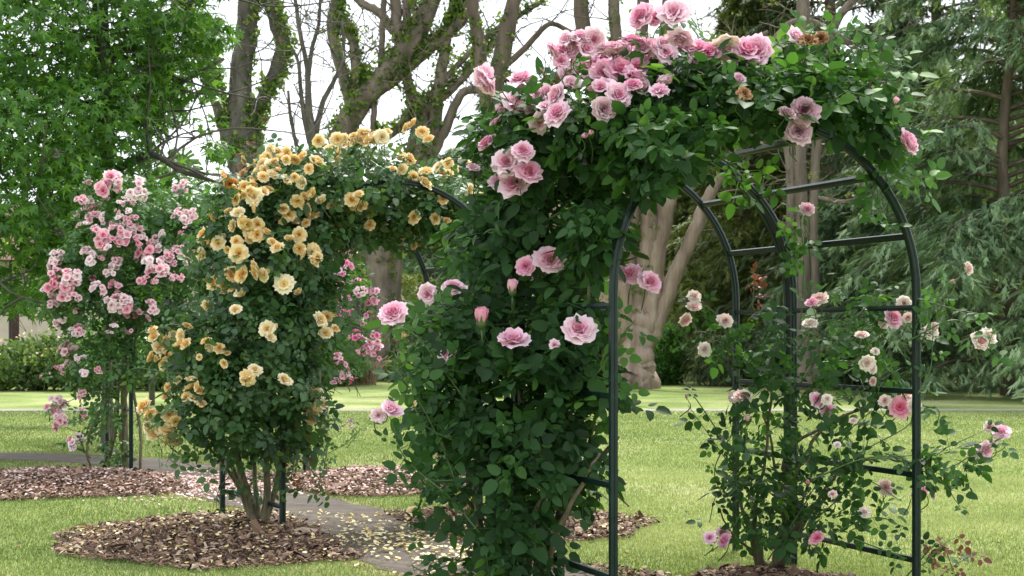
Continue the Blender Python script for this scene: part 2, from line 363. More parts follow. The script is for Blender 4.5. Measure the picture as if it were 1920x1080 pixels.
# ---------------------------------------------------------------- roses
def petal(mb, a, L_, W, t0, t1, r, nu=5, nv=5, tone=0, cup=.25, ruf=.06, z0=0, base=.03, mat=0):
    t = np.linspace(0, 1, nv); th = t0+(t1-t0)*t**1.6; ds = L_/(nv-1)
    rr = base+np.concatenate([[0], np.cumsum(np.sin(th[:-1])*ds)]); zz = z0+np.concatenate([[0], np.cumsum(np.cos(th[:-1])*ds)])
    ww = W*np.sin(math.pi*(.12+.66*t))**.7; ph = [r.uniform(0,6.28) for _ in range(3)]; v = []; tt = []
    for i in range(nv):
        for j in range(nu):
            u = -1+2*j/(nu-1); rad = rr[i]-cup*ww[i]*u*u*math.cos(th[i]*.7)
            edge = (abs(u)**2*.6+t[i]**2)*ruf*L_
            z = zz[i]+edge*math.sin(u*4+ph[0]+t[i]*2)-abs(u)**2*.10*ww[i]*math.sin(th[i]) ; rad = rad+edge*math.cos(u*5+ph[1])
            x_, y_ = rad, u*ww[i]
            if i == nv-1: z -= .10*L_*abs(u)**2*math.cos(th[i])
            v.append((x_*math.cos(a)-y_*math.sin(a), x_*math.sin(a)+y_*math.cos(a), z)); tt.append(tone+.25*t[i]-.1)
    f = [(i*nu+j, i*nu+j+1, (i+1)*nu+j+1, (i+1)*nu+j) for i in range(nv-1) for j in range(nu-1)]
    mb.add(v, f, mat, np.array(tt))
def calyx(mb, s=1, stem=.35):
    tube(mb, [(0,0,-.02),(0,0,-.1*s),(0,0,-.2*s),(0,0,-.26*s)], [.12*s,.13*s,.10*s,.04*s], 6, 1, .5)
    tube(mb, [(0,0,-.24*s),(0,.02,-.24*s-stem)], [.03,.025], 5, 1, .4)
    for k in range(5):
        a = k*1.2566; v = [(math.cos(a-.35)*.1, math.sin(a-.35)*.1, -.04),(math.cos(a+.35)*.1, math.sin(a+.35)*.1, -.04),(math.cos(a)*.42*s, math.sin(a)*.42*s, -.12)]
        mb.add(v, [(0,1,2)], 1, .7)
def bloom_mesh(kind, mats, sd):
    r = random.Random(sd*13+5); mb = MB(); D = math.radians
    sets = {'full':  [(4,.52,.30,-4,4,.1),(5,.56,.36,4,14,.16),(6,.60,.42,12,28,.26),(7,.68,.48,22,46,.40),(8,.78,.54,34,66,.55),(8,.88,.58,46,84,.68),(8,.98,.62,62,102,.82)],
            'half':  [(4,.56,.36,-6,2,.15),(5,.64,.44,2,12,.3),(6,.76,.54,10,28,.5),(6,.88,.62,20,50,.7),(5,.98,.66,34,84,.85)],
            'nod':   [(5,.55,.36,0,8,.2),(6,.68,.46,10,26,.35),(7,.85,.56,22,50,.55),(8,1.0,.64,38,74,.72),(7,1.1,.68,56,96,.85)],
            'ruff':  [(5,.46,.34,0,14,.05),(6,.54,.40,10,32,.15),(7,.62,.46,22,48,.28),(8,.72,.52,34,66,.45),(9,.82,.60,44,78,.60),(10,.92,.64,58,94,.78)],
            'open':  [(5,.5,.30,22,50,.1),(6,.75,.42,40,80,.4),(7,.98,.5,60,102,.75)],
            'small': [(4,.45,.30,8,34,.15),(5,.7,.42,30,66,.45),(6,.95,.5,55,96,.8)],
            'wither':[(6,.5,.3,10,50,.2),(8,.62,.36,30,90,.5),(9,.75,.36,50,130,.8)]}[kind]
    nu, nv = (5,5) if kind != 'small' else (3,4)
    for li, (n, L_, W, t0, t1, tone) in enumerate(sets):
        a0 = r.uniform(0,6.28)
        for k in range(n):
            a = a0+k*2*math.pi/n+r.uniform(-.22,.22); q = r.uniform(.9,1.12)
            petal(mb, a, L_*q, W*r.uniform(.9,1.1), D(t0+r.uniform(-4,6)), D(t1+r.uniform(-12,14)), r, nu, nv, tone+r.uniform(-.08,.08),
                  .28, {'ruff':.09,'half':.07,'wither':.16,'full':.07,'nod':.08,'open':.08,'small':.08}[kind], z0=.02*r.random()-.02*li)
    calyx(mb, 1); return mb.mesh('rose_bloom', mats)
def bud_mesh(mats, sd):
    r = random.Random(sd); mb = MB(); D = math.radians
    for k in range(4): petal(mb, k*1.57, 1.5, .55, D(12), D(-14), r, 5, 5, .2, .35, .03, base=.28)
    for k in range(3): petal(mb, k*2.1+.4, 1.4, .5, D(18), D(8), r, 5, 5, .35, .35, .05, base=.28)
    tube(mb, [(0,0,.15),(0,0,0),(0,0,-.4),(0,0,-.6)], [.5,.5,.36,.1], 8, 1, .5); tube(mb, [(0,0,-.5),(.1,0,-2.2)], [.1,.08], 5, 1, .4)
    for k in range(5):
        a = k*1.2566; mb.add([(math.cos(a-.5)*.5, math.sin(a-.5)*.5, -.1),(math.cos(a+.5)*.5, math.sin(a+.5)*.5, -.1),(math.cos(a)*.55, math.sin(a)*.55, .9)], [(0,1,2)], 1, .7)
    return mb.mesh('rose_bud', mats)
def truss_mesh(mats, sd, n=8):
    """cluster of small rosettes on a shared stalk, unit radius ~1"""
    r = random.Random(sd*7+1); mb = MB(); D = math.radians; base = np.array([0,0,-1.6])
    tube(mb, [base+[0,0,-1.2], base], [.07,.06], 5, 1, .4)
    for k in range(n):
        for _ in range(30):
            x, y = r.uniform(-.8,.8), r.uniform(-.8,.8)
            if x*x+y*y < .66: break
        c = np.array([x, y, .25*(1-x*x-y*y)+r.uniform(-.3,.25)]); ax = nrm(c-base*.7+np.array([r.gauss(0,.3) for _ in range(3)])*.6)
        s = r.uniform(.34,.5); m2 = MB(); a0 = r.uniform(0,6); tb = r.uniform(-.15,.3)
        for li, (m, L_, W, t0, t1, tone) in enumerate([(4,.5,.34,6,34,.05),(5,.75,.46,30,66,.35),(6,1.,.52,55,96,.65)]):
            for q in range(m): petal(m2, a0+li+q*6.283/m, L_, W*1.05, D(t0), D(t1+r.uniform(-15,15)), r, 3, 4, tone+tb, .28, .1)
        V = np.concatenate(m2.V); Mx = orient(ax[None], np.array([[r.random(), r.random(), r.random()]]))[0]
        mb.V.append(V@(Mx*s).T+c); mb.T.append(np.concatenate(m2.T)); 
        for a, mm in zip(m2.Fc, m2.M): mb.Fc.append(a+mb.n); mb.M.append(mm)
        mb.n += len(V); tube(mb, [base, base*.45+c*.5, c-ax*.1], [.045,.035,.03], 4, 1, .5, cap=False)
    return mb.mesh('flower_cluster', mats)
def merge_meshes(name, items, mats, parent):
    mb = MB()
    for me, M, loc in items:
        n = len(me.vertices); v = np.empty(n*3, np.float32); me.vertices.foreach_get('co', v); v = v.reshape(-1,3)
        t = np.empty(n, np.float32); me.attributes['tint'].data.foreach_get('value', t)
        mb.V.append(v@M.T+loc); mb.T.append(t)
        for p in me.polygons: pass
        nl = len(me.loops); lv = np.empty(nl, np.int32); me.loops.foreach_get('vertex_index', lv)
        npz = len(me.polygons); tot = np.empty(npz, np.int32); me.polygons.foreach_get('loop_total', tot)
        ls = np.empty(npz, np.int32); me.polygons.foreach_get('loop_start', ls); mi = np.empty(npz, np.int32); me.polygons.foreach_get('material_index', mi)
        for k in np.unique(tot):
            q = np.where(tot == k)[0]; mb.Fc.append(lv[ls[q][:,None]+np.arange(k)[None]].astype(np.int64)+mb.n); mb.M.append(mi[q])
        mb.n += n
    return mb.build(name, mats, parent)
def place_blooms(root, lst, blobs, defY, variants, name, mb_stem, face=(0,-.75,.55), spread=.45, limit=96, lift=.05, smat=1, stemlen=.16, scale=1.0):
    """lst: (px, py, diameter px[, variant key]); each bloom its own part, the smallest beyond the limit in one"""
    org = np.array(root.location); items = []
    for it in lst:
        px, py, d = it[:3]; key = it[3] if len(it) > 3 else 'a'
        Y = front_Y(blobs, px, py, defY)-lift+random.uniform(-.03,.03); c = at(px, py, Y); s = d/F*Y/2*scale*random.uniform(.88,1.14)
        f = np.array(face)+np.array([random.gauss(0,spread), random.gauss(0,spread*.5), random.gauss(0,spread*.8)])
        if len(it) > 4: f = np.array(it[4], float)
        ax = nrm(f); M = orient(ax[None], rng.normal(size=(1,3)))[0]*s
        ms_ = variants[key][0]; me = random.choice(ms_[:4] if d >= 40 and len(ms_) > 6 else ms_); items.append((d, me, M, c, ax, key))
        e = c-ax*s*.6
        q = e+np.array([random.uniform(-.03,.03), random.uniform(.02,.08), -stemlen*.5]); z = e+np.array([random.uniform(-.07,.07), random.uniform(.08,.22), -stemlen])
        tube(mb_stem, spline([e, q, z], 3), [.0022]*3+[.003]*4, 4, smat, .5, cap=False)
    items.sort(key=lambda t: -t[0])
    for d, me, M, c, ax, key in items[:limit]:
        nm = variants[key][1] or name; o = bpy.data.objects.new(nm, me); COL.objects.link(o); o.parent = root
        from mathutils import Matrix
        o.matrix_local = Matrix([[*map(float, M[0]), float(c[0]-org[0])],[*map(float, M[1]), float(c[1]-org[1])],[*map(float, M[2]), float(c[2]-org[2])],[0,0,0,1]])
        if variants[key][2]: o['label'] = variants[key][2]
    rest = items[limit:]
    if rest:
        mats = []
        for d, me, M, c, ax, key in rest:
            for m in me.materials:
                if m not in mats: mats.append(m)
        rest2 = [t for t in rest if t[1].materials[0] == rest[0][1].materials[0]]
        o = merge_meshes('small_'+name, [(t[1], t[2], t[3]) for t in rest2], list(rest2[0][1].materials), root); o['kind'] = 'stuff'

# ---------------------------------------------------------------- setting: lawn, paths, mulch
def path_mesh(name, cl, width, z, mat, label_kind='structure'):
    P = spline([(x, y, 0) for x, y in cl], 10); T = nrm(np.gradient(P, axis=0)); Nn = np.stack([-T[:,1], T[:,0], T[:,2]*0], 1)
    wv = width*(1+.05*np.sin(np.arange(len(P))*1.3)+.04*rng.normal(size=len(P)))/2
    V = np.concatenate([P+Nn*wv[:,None], P-Nn*wv[:,None]]); V[:,2] = z; n = len(P)
    mb = MB(); mb.add(V, [(i, n+i, n+i+1, i+1) for i in range(n-1)]); o = mb.build(name, mat, smooth=False); tag(o, kind='structure')
    return P
mb = MB(); mb.add([(-250,-60,0),(250,-60,0),(250,400,0),(-250,400,0)], [(0,1,2,3)])
tag(mb.build('lawn', M_LAWN, smooth=False), kind='structure')
BR = path_mesh('brick_path', [(2.1,5.2),(1.15,6.9),(.0,8.2),(-.62,9.3),(-1.35,11.2),(-2.2,12.7),(-2.85,14.2),(-3.8,15.6),(-5.6,16.3),(-12,16.8)], .86, .004, M_BRICK)
path_mesh('far_path', [(-40,25.6),(-12,26),(12,26.1),(40,26.4)], .6, .004, M_CONC)
BEDS = [  # cx, cy, rx, ry, height, petal kind, label
 (-1.66,9.78,.92,1.17,.05,'y','bark mulch bed around the base of the apricot rose on the left of the path'),
 (-3.78,13.15,1.17,1.12,.09,'p','bark mulch bed strewn with pink petals under the tall pale pink rambler'),
 (-1.12,13.4,.80,1.05,.08,'p','bark mulch bed strewn with pink petals under the magenta rambler'),
 (-.12,10.35,.90,.85,.05,'y','bark mulch bed behind the big pink rose, on the right of the brick path'),
 (1.30,7.75,.40,.60,.04,'n','small bark mulch bed at the foot of the blush rose'),
 (.12,7.75,.62,.70,.05,'n','small bark mulch bed at the foot of the big pink rose')]
def in_beds(x, y, grow=0.):
    q = np.zeros(len(x), bool)
    for cx, cy, rx, ry, *_ in BEDS:
        a = np.arctan2((y-cy)/ry, (x-cx)/rx); wob = 1+.05*np.sin(3*a+cx)+.04*np.sin(7*a)
        q |= ((x-cx)/(rx+grow))**2+((y-cy)/(ry+grow))**2 < wob**2
    return q
def in_path(x, y, grow=0.):
    d = np.full(len(x), 9.)
    for i in range(0, len(BR)-1):
        a, b = BR[i,:2], BR[i+1,:2]; ab = b-a; t = (((x-a[0])*ab[0]+(y-a[1])*ab[1])/(ab@ab)).clip(0,1)
        d = np.minimum(d, np.hypot(x-a[0]-t*ab[0], y-a[1]-t*ab[1]))
    return d < .43+grow
CHIP = tpl([(-.5,-.25,0),(.45,-.3,.05),(.55,.2,0),(-.1,.35,.06),(-.55,.2,0),(0,0,.22)], [(0,1,5),(1,2,5),(2,3,5),(3,4,5),(4,0,5)])
PET = tpl([(-.4,-.5,.1),(.4,-.5,.1),(.6,.2,.15),(0,.6,.05),(-.6,.2,.15),(0,0,-.06)], [(0,1,5),(1,2,5),(2,3,5),(3,4,5),(4,0,5)])
for i, (cx, cy, rx, ry, h, pk, lab) in enumerate(BEDS):
    mb = MB(); nr_, na = 10, 48; V = [(cx, cy, h)]
    for k in range(1, nr_+1):
        for a in np.arange(na)*2*math.pi/na:
            q = k/nr_; wob = 1+.05*math.sin(3*a+cx)+.04*math.sin(7*a)
            V.append((cx+rx*q*wob*math.cos(a), cy+ry*q*wob*math.sin(a), .005+h*(1-q**2.2)+rng.normal()*.004*(q<.95)))
    Fs = [(0, 1+j, 1+(j+1)%na) for j in range(na)]+[(1+(k-1)*na+j, 1+k*na+j, 1+k*na+(j+1)%na, 1+(k-1)*na+(j+1)%na) for k in range(1, nr_) for j in range(na)]
    V = np.array(V); V[in_path(V[:,0], V[:,1], -.04),2] = -.03; mb.add(V, Fs)
    def pts(n, ex=1.03, pw=.5):
        a = rng.uniform(0,2*math.pi,n); q = rng.random(n)**pw*ex; wob = 1+.05*np.sin(3*a+cx)+.04*np.sin(7*a)
        return np.stack([cx+rx*q*wob*np.cos(a), cy+ry*q*wob*np.sin(a), .012+h*(1-q.clip(0,1)**2.2)], 1)
    n = int(rx*ry*math.pi*3000); P = pts(n, 1.16, .5); P = P[~in_path(P[:,0], P[:,1], -.06+.05*rng.normal(size=n))]; n = len(P); P[:,2] += rng.random(n)*.02
    nn = nrm(np.array([0,0,1.])+rng.normal(size=(n,3))*.5); M = orient(nn, rng.normal(size=(n,3)))
    M = M*(rng.lognormal(-3.85,.55,n))[:,None,None]; M[:,:,1] *= rng.uniform(.4,1,n)[:,None]
    mb.inst(CHIP, M, P, rng.normal(.42,.3,n).clip(0,1), 1)
    mats = [M_SOIL, M_CHIP]
    if pk != 'n':
        n = int(rx*ry*math.pi*(600 if pk == 'p' else 170)); P = pts(n, 1.08, .6); P[:,2] += .02
        nn = nrm(np.array([0,0,1.])+rng.normal(size=(n,3))*.3); M = orient(nn, rng.normal(size=(n,3)))*rng.uniform(.012,.026,n)[:,None,None]
        mb.inst(PET, M, P, rng.random(n), 2); mats.append(M_PPET if pk == 'p' else M_YPET)
    tag(mb.build('mulch_bed', mats, smooth=False), lab, 'mulch bed', 'mulch beds under the roses', 'stuff')
# petals on the path
def petals(n, fx, mat, lab, s=(.012,.025)):
    P = fx(n); n = len(P); M = orient(nrm(np.array([0,0,1.])+rng.normal(size=(n,3))*.22), rng.normal(size=(n,3)))*rng.uniform(*s,n)[:,None,None]
    mb = MB(); mb.inst(PET, M, P, rng.random(n)); tag(mb.build('fallen_petals', mat, smooth=False), lab, 'petals', None, 'stuff')
def fpk(n):
    x = rng.normal(-2.35,.36,n); y = rng.normal(13.2,.6,n); return np.stack([x, y, np.full(n,.014)], 1)
petals(2600, fpk, M_PPET, 'pale pink petals fallen thickly on the brick path between the two mulch beds')
def fye(n):
    t = rng.random(n); x = -.95+.75*t+rng.normal(0,.2,n); y = 10.0-1.3*t+rng.normal(0,.33,n); return np.stack([x, y, np.full(n,.016)], 1)
petals(520, fye, M_YPET, 'cream and yellow petals scattered on the near stretch of brick path', (.014,.030))
# fallen leaves and petals on the lawn
def flw(n):
    y = 8.3+rng.random(n)**1.2*14; x = rng.uniform(-.34,.34,n)*y; k = ~in_beds(x, y) & ~in_path(x, y); return np.stack([x, y, np.full(n,.03)], 1)[k]
petals(260, flw, leaf_mat('brown_leaf_litter', [(.10,.06,.03),(.25,.16,.07),(.5,.42,.26)], .8, .1, 1), 'small brown and cream leaves and petals lying scattered over the lawn', (.010,.028))
# grass
BLADE = tpl([(-.06,0,0),(.06,0,0),(.045,.1,.55),(-.045,.1,.55),(.0,.34,1)], [(0,1,2,3),(3,2,4)])
mb = MB(); n = 800000
Yg = 7.6+(rng.random(n)**1.4)*18; Xg = rng.uniform(-1,1,n)*(.37*Yg+2.6)
k = ~in_beds(Xg, Yg, .0) & ~in_path(Xg, Yg, rng.uniform(-.06,.05,n)); Xg, Yg = Xg[k], Yg[k]; n = len(Xg)
den = -.10*np.clip((-1.2-Xg)/2,0,1)+np.sin(Xg*2.1+np.sin(Yg*1.7))*np.sin(Yg*1.3+Xg)*.10+.10*np.sin(Xg*.8+Yg*2.6+np.sin(Xg*3))*np.sin(Yg*.9-Xg*1.1)+.24*np.clip((Xg+.8)/1.6,0,1)*np.exp(-((Yg-12)/4.5)**2)  # first term puts the maple's shade into the tint of the left-hand blades
edge = in_beds(Xg, Yg, .10) | in_path(Xg, Yg, .12)
hgt = rng.uniform(.010,.027,n)*(1+.0*Yg); tilt = rng.normal(size=(n,3))*.4
M = orient(np.stack([tilt[:,0], tilt[:,1], np.ones(n)], 1), rng.normal(size=(n,3)))*hgt[:,None,None]; M[:,:,0] *= (1.1+Yg*.06)[:,None]
tg = (.38+den+.14*rng.normal(size=n)).clip(.02,.98)
e2 = edge & (rng.random(n) < .55)
mb.inst(BLADE, M[~e2], np.stack([Xg,Yg,np.zeros(n)],1)[~e2], tg[~e2]); mb.inst(BLADE, M[e2], np.stack([Xg,Yg,np.zeros(n)],1)[e2], tg[e2], 1)
tag(mb.build('grass', [M_GRASS, M_DRY]), 'short mown green grass covering the lawn around the roses', 'grass', None, 'stuff')
# ---------------------------------------------------------------- the three garden arches
def rose_arch(px0, py0, th, gaps, label, W=1.564, zs=1.44, t=.034):
    root = thing('rose_arch', (px0, py0, 0), label, 'garden arch', 'metal rose arches along the path')
    u = np.array([math.cos(th), math.sin(th), 0]); d = np.array([-math.sin(th), math.cos(th), 0]); o = np.array([px0, py0, 0.])
    prof = [(0,0),(0,zs)]+[(W/2-W/2*math.cos(a), zs+W/2*math.sin(a)) for a in np.linspace(0, math.pi, 33)[1:-1]]+[(W,zs),(W,0)]
    P0 = np.array([o+u*a+np.array([0,0,z]) for a, z in prof])
    for g in gaps:
        mb = MB(); n = len(P0); T = nrm(np.gradient(P0, axis=0)); T[0] = T[1] = (0,0,1); T[-1] = T[-2] = (0,0,-1); out = np.cross(T, d); h = t/2; V = []
        # rounded square tube with a shallow groove on the faces
        sec = [(-1,-.7),(-1,-.2),(-.82,0),(-1,.2),(-1,.7),(-.7,1),(.7,1),(1,.7),(1,.2),(.82,0),(1,-.2),(1,-.7),(.7,-1),(-.7,-1)]
        for p, q in zip(P0, out): V += [p+d*(g+a*h)+q*b*h for a, b in sec]
        m = len(sec); mb.add(V, [(i*m+j, i*m+(j+1)%m, (i+1)*m+(j+1)%m, (i+1)*m+j) for i in range(n-1) for j in range(m)]+[tuple(range(m)), tuple((n-1)*m+j for j in range(m))[::-1]])
        mb.build('hoop', M_PAINT, root, smooth=False)
    arc = [(a, z) for a, z in [(0,.178),(0,.582),(0,.975),(0,1.371)]]+[(W/2-W/2*math.cos(R(b)), zs+W/2*math.sin(R(b))) for b in (20,44,68)]
    arc = arc+[(W-a, z) for a, z in arc]
    for a, z in arc:
        for g0, g1 in zip(gaps[:-1], gaps[1:]):
            if g1-g0 < .2: continue
            mb = MB(); A = o+u*a+d*(g0+t/2)+np.array([0,0,z]); B = o+u*a+d*(g1-t/2)+np.array([0,0,z])
            q = u*.009; r_ = np.array([0,0,.013]); V = []
            if z > 1.5:   # rails over the crown lie flat to the curve
                c = (a-W/2)/(W/2); s = math.sqrt(1-c*c); tn = u*s-np.array([0,0,1])*c; on = u*c+np.array([0,0,1])*s; q, r_ = on*.009, tn*.015
            for P in (A, B): V += [P-q-r_, P+q-r_, P+q*1.3, P+q+r_, P-q+r_, P-q*1.3]
            mb.add(V, [(i, (i+1)%6, 6+(i+1)%6, 6+i) for i in range(6)]+[(5,4,3,2,1,0),(6,7,8,9,10,11)])
            mb.build('rail', M_PAINT, root, smooth=False)
    return root
TH1, TH2, TH3 = R(20.5), R(28), R(24)
rose_arch(.443, 7.0, TH1, [0,1.125,1.19,1.77], 'dark green metal arch nearest the camera, its bare right side in clear view')
rose_arch(-1.415, 9.87, TH2, [0,1.2], 'dark metal arch carrying the apricot yellow roses in the middle distance')
rose_arch(-3.31, 13.9, TH3, [0,1.2], 'weathered green metal arch farthest away, under the pale pink and magenta ramblers')

# variants: key -> (meshes, part name or None, label or None)
def V_(kinds, mats, seeds): return [bloom_mesh(k, mats, s) for k in kinds for s in range(seeds)]
G = M_STEM
v_pink = {'a': (V_(['full'], [M_PINK,G], 4)+V_(['ruff','nod'], [M_PINK,G], 1)+V_(['half'], [M_PINK,G], 2), None, None), 'n': (V_(['nod'], [M_PINK,G], 3), None, None),
          'm': (V_(['full'], [M_MAUVE,G], 2), None, 'faded mauve rose bloom'), 'w': (V_(['wither'], [M_WITH,G], 2), 'withered_bloom', 'brown withered rose bloom'),
          'b': ([bud_mesh([M_PINK,G], i) for i in range(2)], 'rose_bud', None), 'g': (V_(['nod'], [M_PALE,G], 1), None, 'cream pink rose bloom seen from below')}
v_pale = {'a': (V_(['full','ruff'], [M_PALE,G], 2), None, None), 'p': (V_(['full'], [M_PINK,G], 2), None, 'clear pink rose bloom'),
          'h': (V_(['open'], [M_HOT,G], 1), None, 'deep pink open rose bloom'), 'b': ([bud_mesh([M_PALE,G], 3)], 'rose_bud', None)}
v_yel = {'a': (V_(['ruff'], [M_YEL,G], 5)+V_(['half'], [M_YEL,G], 2)+V_(['full'], [M_YEL,G], 2), None, None), 'y': (V_(['open'], [M_YEL,G], 1), None, None), 'o': (V_(['nod'], [M_ORG,G], 2), None, 'young orange rose bloom')}
v_ram = {'a': ([truss_mesh([M_RAMB,G], i, 8) for i in range(4)], None, None), 's': ([truss_mesh([M_RAMB,G], 9+i, 4) for i in range(2)], None, None)}
v_mag = {'a': ([truss_mesh([M_MAG,G], 20+i, 8) for i in range(4)], None, None), 's': ([truss_mesh([M_MAG,G], 30+i, 4) for i in range(2)], None, None)}

def canes(root, lst, mats=M_CANE):
    for pts in lst:      # (px,py,Y,radius)
        P = spline([at(p[0], p[1], p[2]) for p in pts], 6); rr = spline([(p[3],0,0) for p in pts], 6)[:,0]
        mb = MB(); k = len(P); jit = rng.normal(size=(k,3))*.003; jit[0] = 0; tube(mb, P+jit, rr, 7, 0, .5, wob=.08); mb.build('cane', mats, root)

# ---- big pink climbing rose on the front arch
B1 = [(1340,205,215,75,7.45,.5),(1180,225,190,105,7.6,.55),(1020,280,125,95,7.8,.55),(1050,410,115,125,7.9,.45,.8),(960,470,100,110,8.0,.4,.45),
      (908,450,42,85,8.2,.3,.6),(960,620,150,100,7.75,.4,.55),(840,650,95,100,7.8,.3,.6),(980,750,160,125,7.6,.45,1.1),(1075,660,62,135,7.5,.3,.8),(978,890,130,140,7.65,.5,1.1),(1080,830,55,130,7.6,.3,.3),
      (950,1010,100,130,7.6,.45,.9),(1530,190,100,85,7.55,.35,.9),(1600,240,75,60,7.5,.2,.7),(1450,260,125,48,7.5,.4,1.1),
      (820,820,60,110,7.8,.25,.5),(1155,600,24,40,7.3,.15,.12),(1320,290,120,28,7.6,.4,.9),(1240,290,75,45,7.7,.4,.9),(1255,262,85,52,6.95,.22,1.),(1115,430,35,70,7.15,.2,.7),(1340,250,60,30,7.0,.15,.7),(1222,315,34,36,6.97,.10,1.3)]
p1 = thing('climbing_rose', at(1000,1110,7.9)*[1,1,0], 'tall climbing rose with big pink blooms, on the left and top of the nearest arch', 'climbing rose', 'climbing roses on the arches')
mb = MB(); P, Nn = blob_pts(B1, 370, .7); k = P[:,2] > .03; P, Nn = P[k], Nn[k]
gap = np.sin(P[:,0]*9+P[:,2]*4+1)*np.sin(P[:,2]*8-P[:,0]*5)+.5*np.sin(P[:,0]*17+P[:,1]*9+P[:,2]*15); k = rng.random(len(P)) < (.78+.85*gap).clip(.04,1)*np.where(P[:,2] < .75, .52, np.where(P[:,2] < 1.6, .8, 1)); P, Nn = P[k], Nn[k]
# keep the arch opening clear
qx = 960+P[:,0]/P[:,1]*F; qy = HZ-(P[:,2]-EYE)/P[:,1]*F
k = ~((qx > 1195) & (qx < 1720) & (qy > np.where(qx < 1245, 345, np.where(qx < 1300, 300, np.where(qx < 1560, 254-(qx-1300)*.16, 212+(qx-1560)*.45))))); P, Nn = P[k], Nn[k]
top = P[:,2] > 1.95
Nv = nrm(Nn+np.array([0,-.5,0])); fr = (rng.random(len(P)) < np.where(top & (P[:,0] > .9), .35, .05)); scatter(mb, SPRAYS, P[fr], Nv[fr], .060, (.45,.25), 2, .6, .5, .3, .6, .25); P, Nv, top = P[~fr], Nv[~fr], top[~fr]; scatter(mb, SPRAYS, P[~top], Nv[~top], .067, (.38,.2), 0, .5, .42, .4, .5, .25)
scatter(mb, SPRAYS, P[top], Nv[top], .064, (.42,.24), 0, .65, .5, .3, .6, .25)
for pts, Y in [([(1560,230),(1620,250),(1690,300),(1720,345)],7.5),([(1600,260),(1650,230),(1690,262)],7.4),([(1480,180),(1530,110),(1560,40)],7.4),([(1450,190),(1490,110),(1520,60)],7.5),
               ([(1540,190),(1590,120),(1625,60)],7.4),([(1560,200),(1640,150),(1700,120)],7.4),([(1600,290),(1640,340),(1650,420)],7.5),([(1640,320),(1700,330),(1745,345)],7.4),
               ([(1340,290),(1400,325),(1450,335)],7.9),([(1290,150),(1310,80),(1290,40)],7.4),([(1190,150),(1200,100)],7.3),([(1220,140),(1225,70),(1240,45)],7.3),
               ([(860,920),(830,840),(790,760),(742,690)],7.3),([(900,1000),(840,930),(760,860),(735,790)],7.2),([(880,760),(790,640),(745,610)],7.4),([(850,620),(800,570)],7.5),
               ([(1120,700),(1160,640),(1190,600)],7.2),([(1100,700),(1150,720),(1185,760)],7.3),
               ([(960,210),(930,180),(920,165)],7.6),([(920,330),(900,280),(900,240)],7.9),([(1340,160),(1400,110),(1440,130)],7.3),([(870,1050),(800,1070),(770,1060)],7.4),([(860,980),(800,1000),(765,990)],7.3),([(1360,300),(1400,360),(1410,380)],8.1),([(1500,170),(1560,110),(1600,30)],7.4),([(1480,150),(1500,90),(1545,30)],7.5),([(1600,200),(1660,180),(1700,190)],7.4),([(1640,260),(1700,240),(1730,260)],7.45),([(1560,150),(1600,90),(1650,60)],7.4),([(1420,150),(1440,100),(1470,70)],7.4),([(1620,220),(1660,140),(1680,90)],7.45),([(860,830),(800,800),(770,750)],7.3),([(880,700),(810,690),(760,700)],7.35),([(870,900),(810,900),(770,880)],7.3),([(1290,160),(1320,120),(1350,60)],7.3),([(1150,220),(1110,200),(1080,210)],7.2),([(1000,240),(950,240),(900,220)],7.5)]:
    light = pts[0][0] > 1330 and pts[0][1] < 350
    shoot(mb, pts, Y, .0045, .062, None, .045, 2 if light or rng.random() < .4 else 0, 1, (.55,.18), .12)
for pts, Y in [([(1040,170),(1010,140),(1005,130)],7.5),([(1060,190),(1040,150),(1050,120)],7.5)]: shoot(mb, pts, Y, .004, .05, None, .06, 3, 1, (.5,.2))
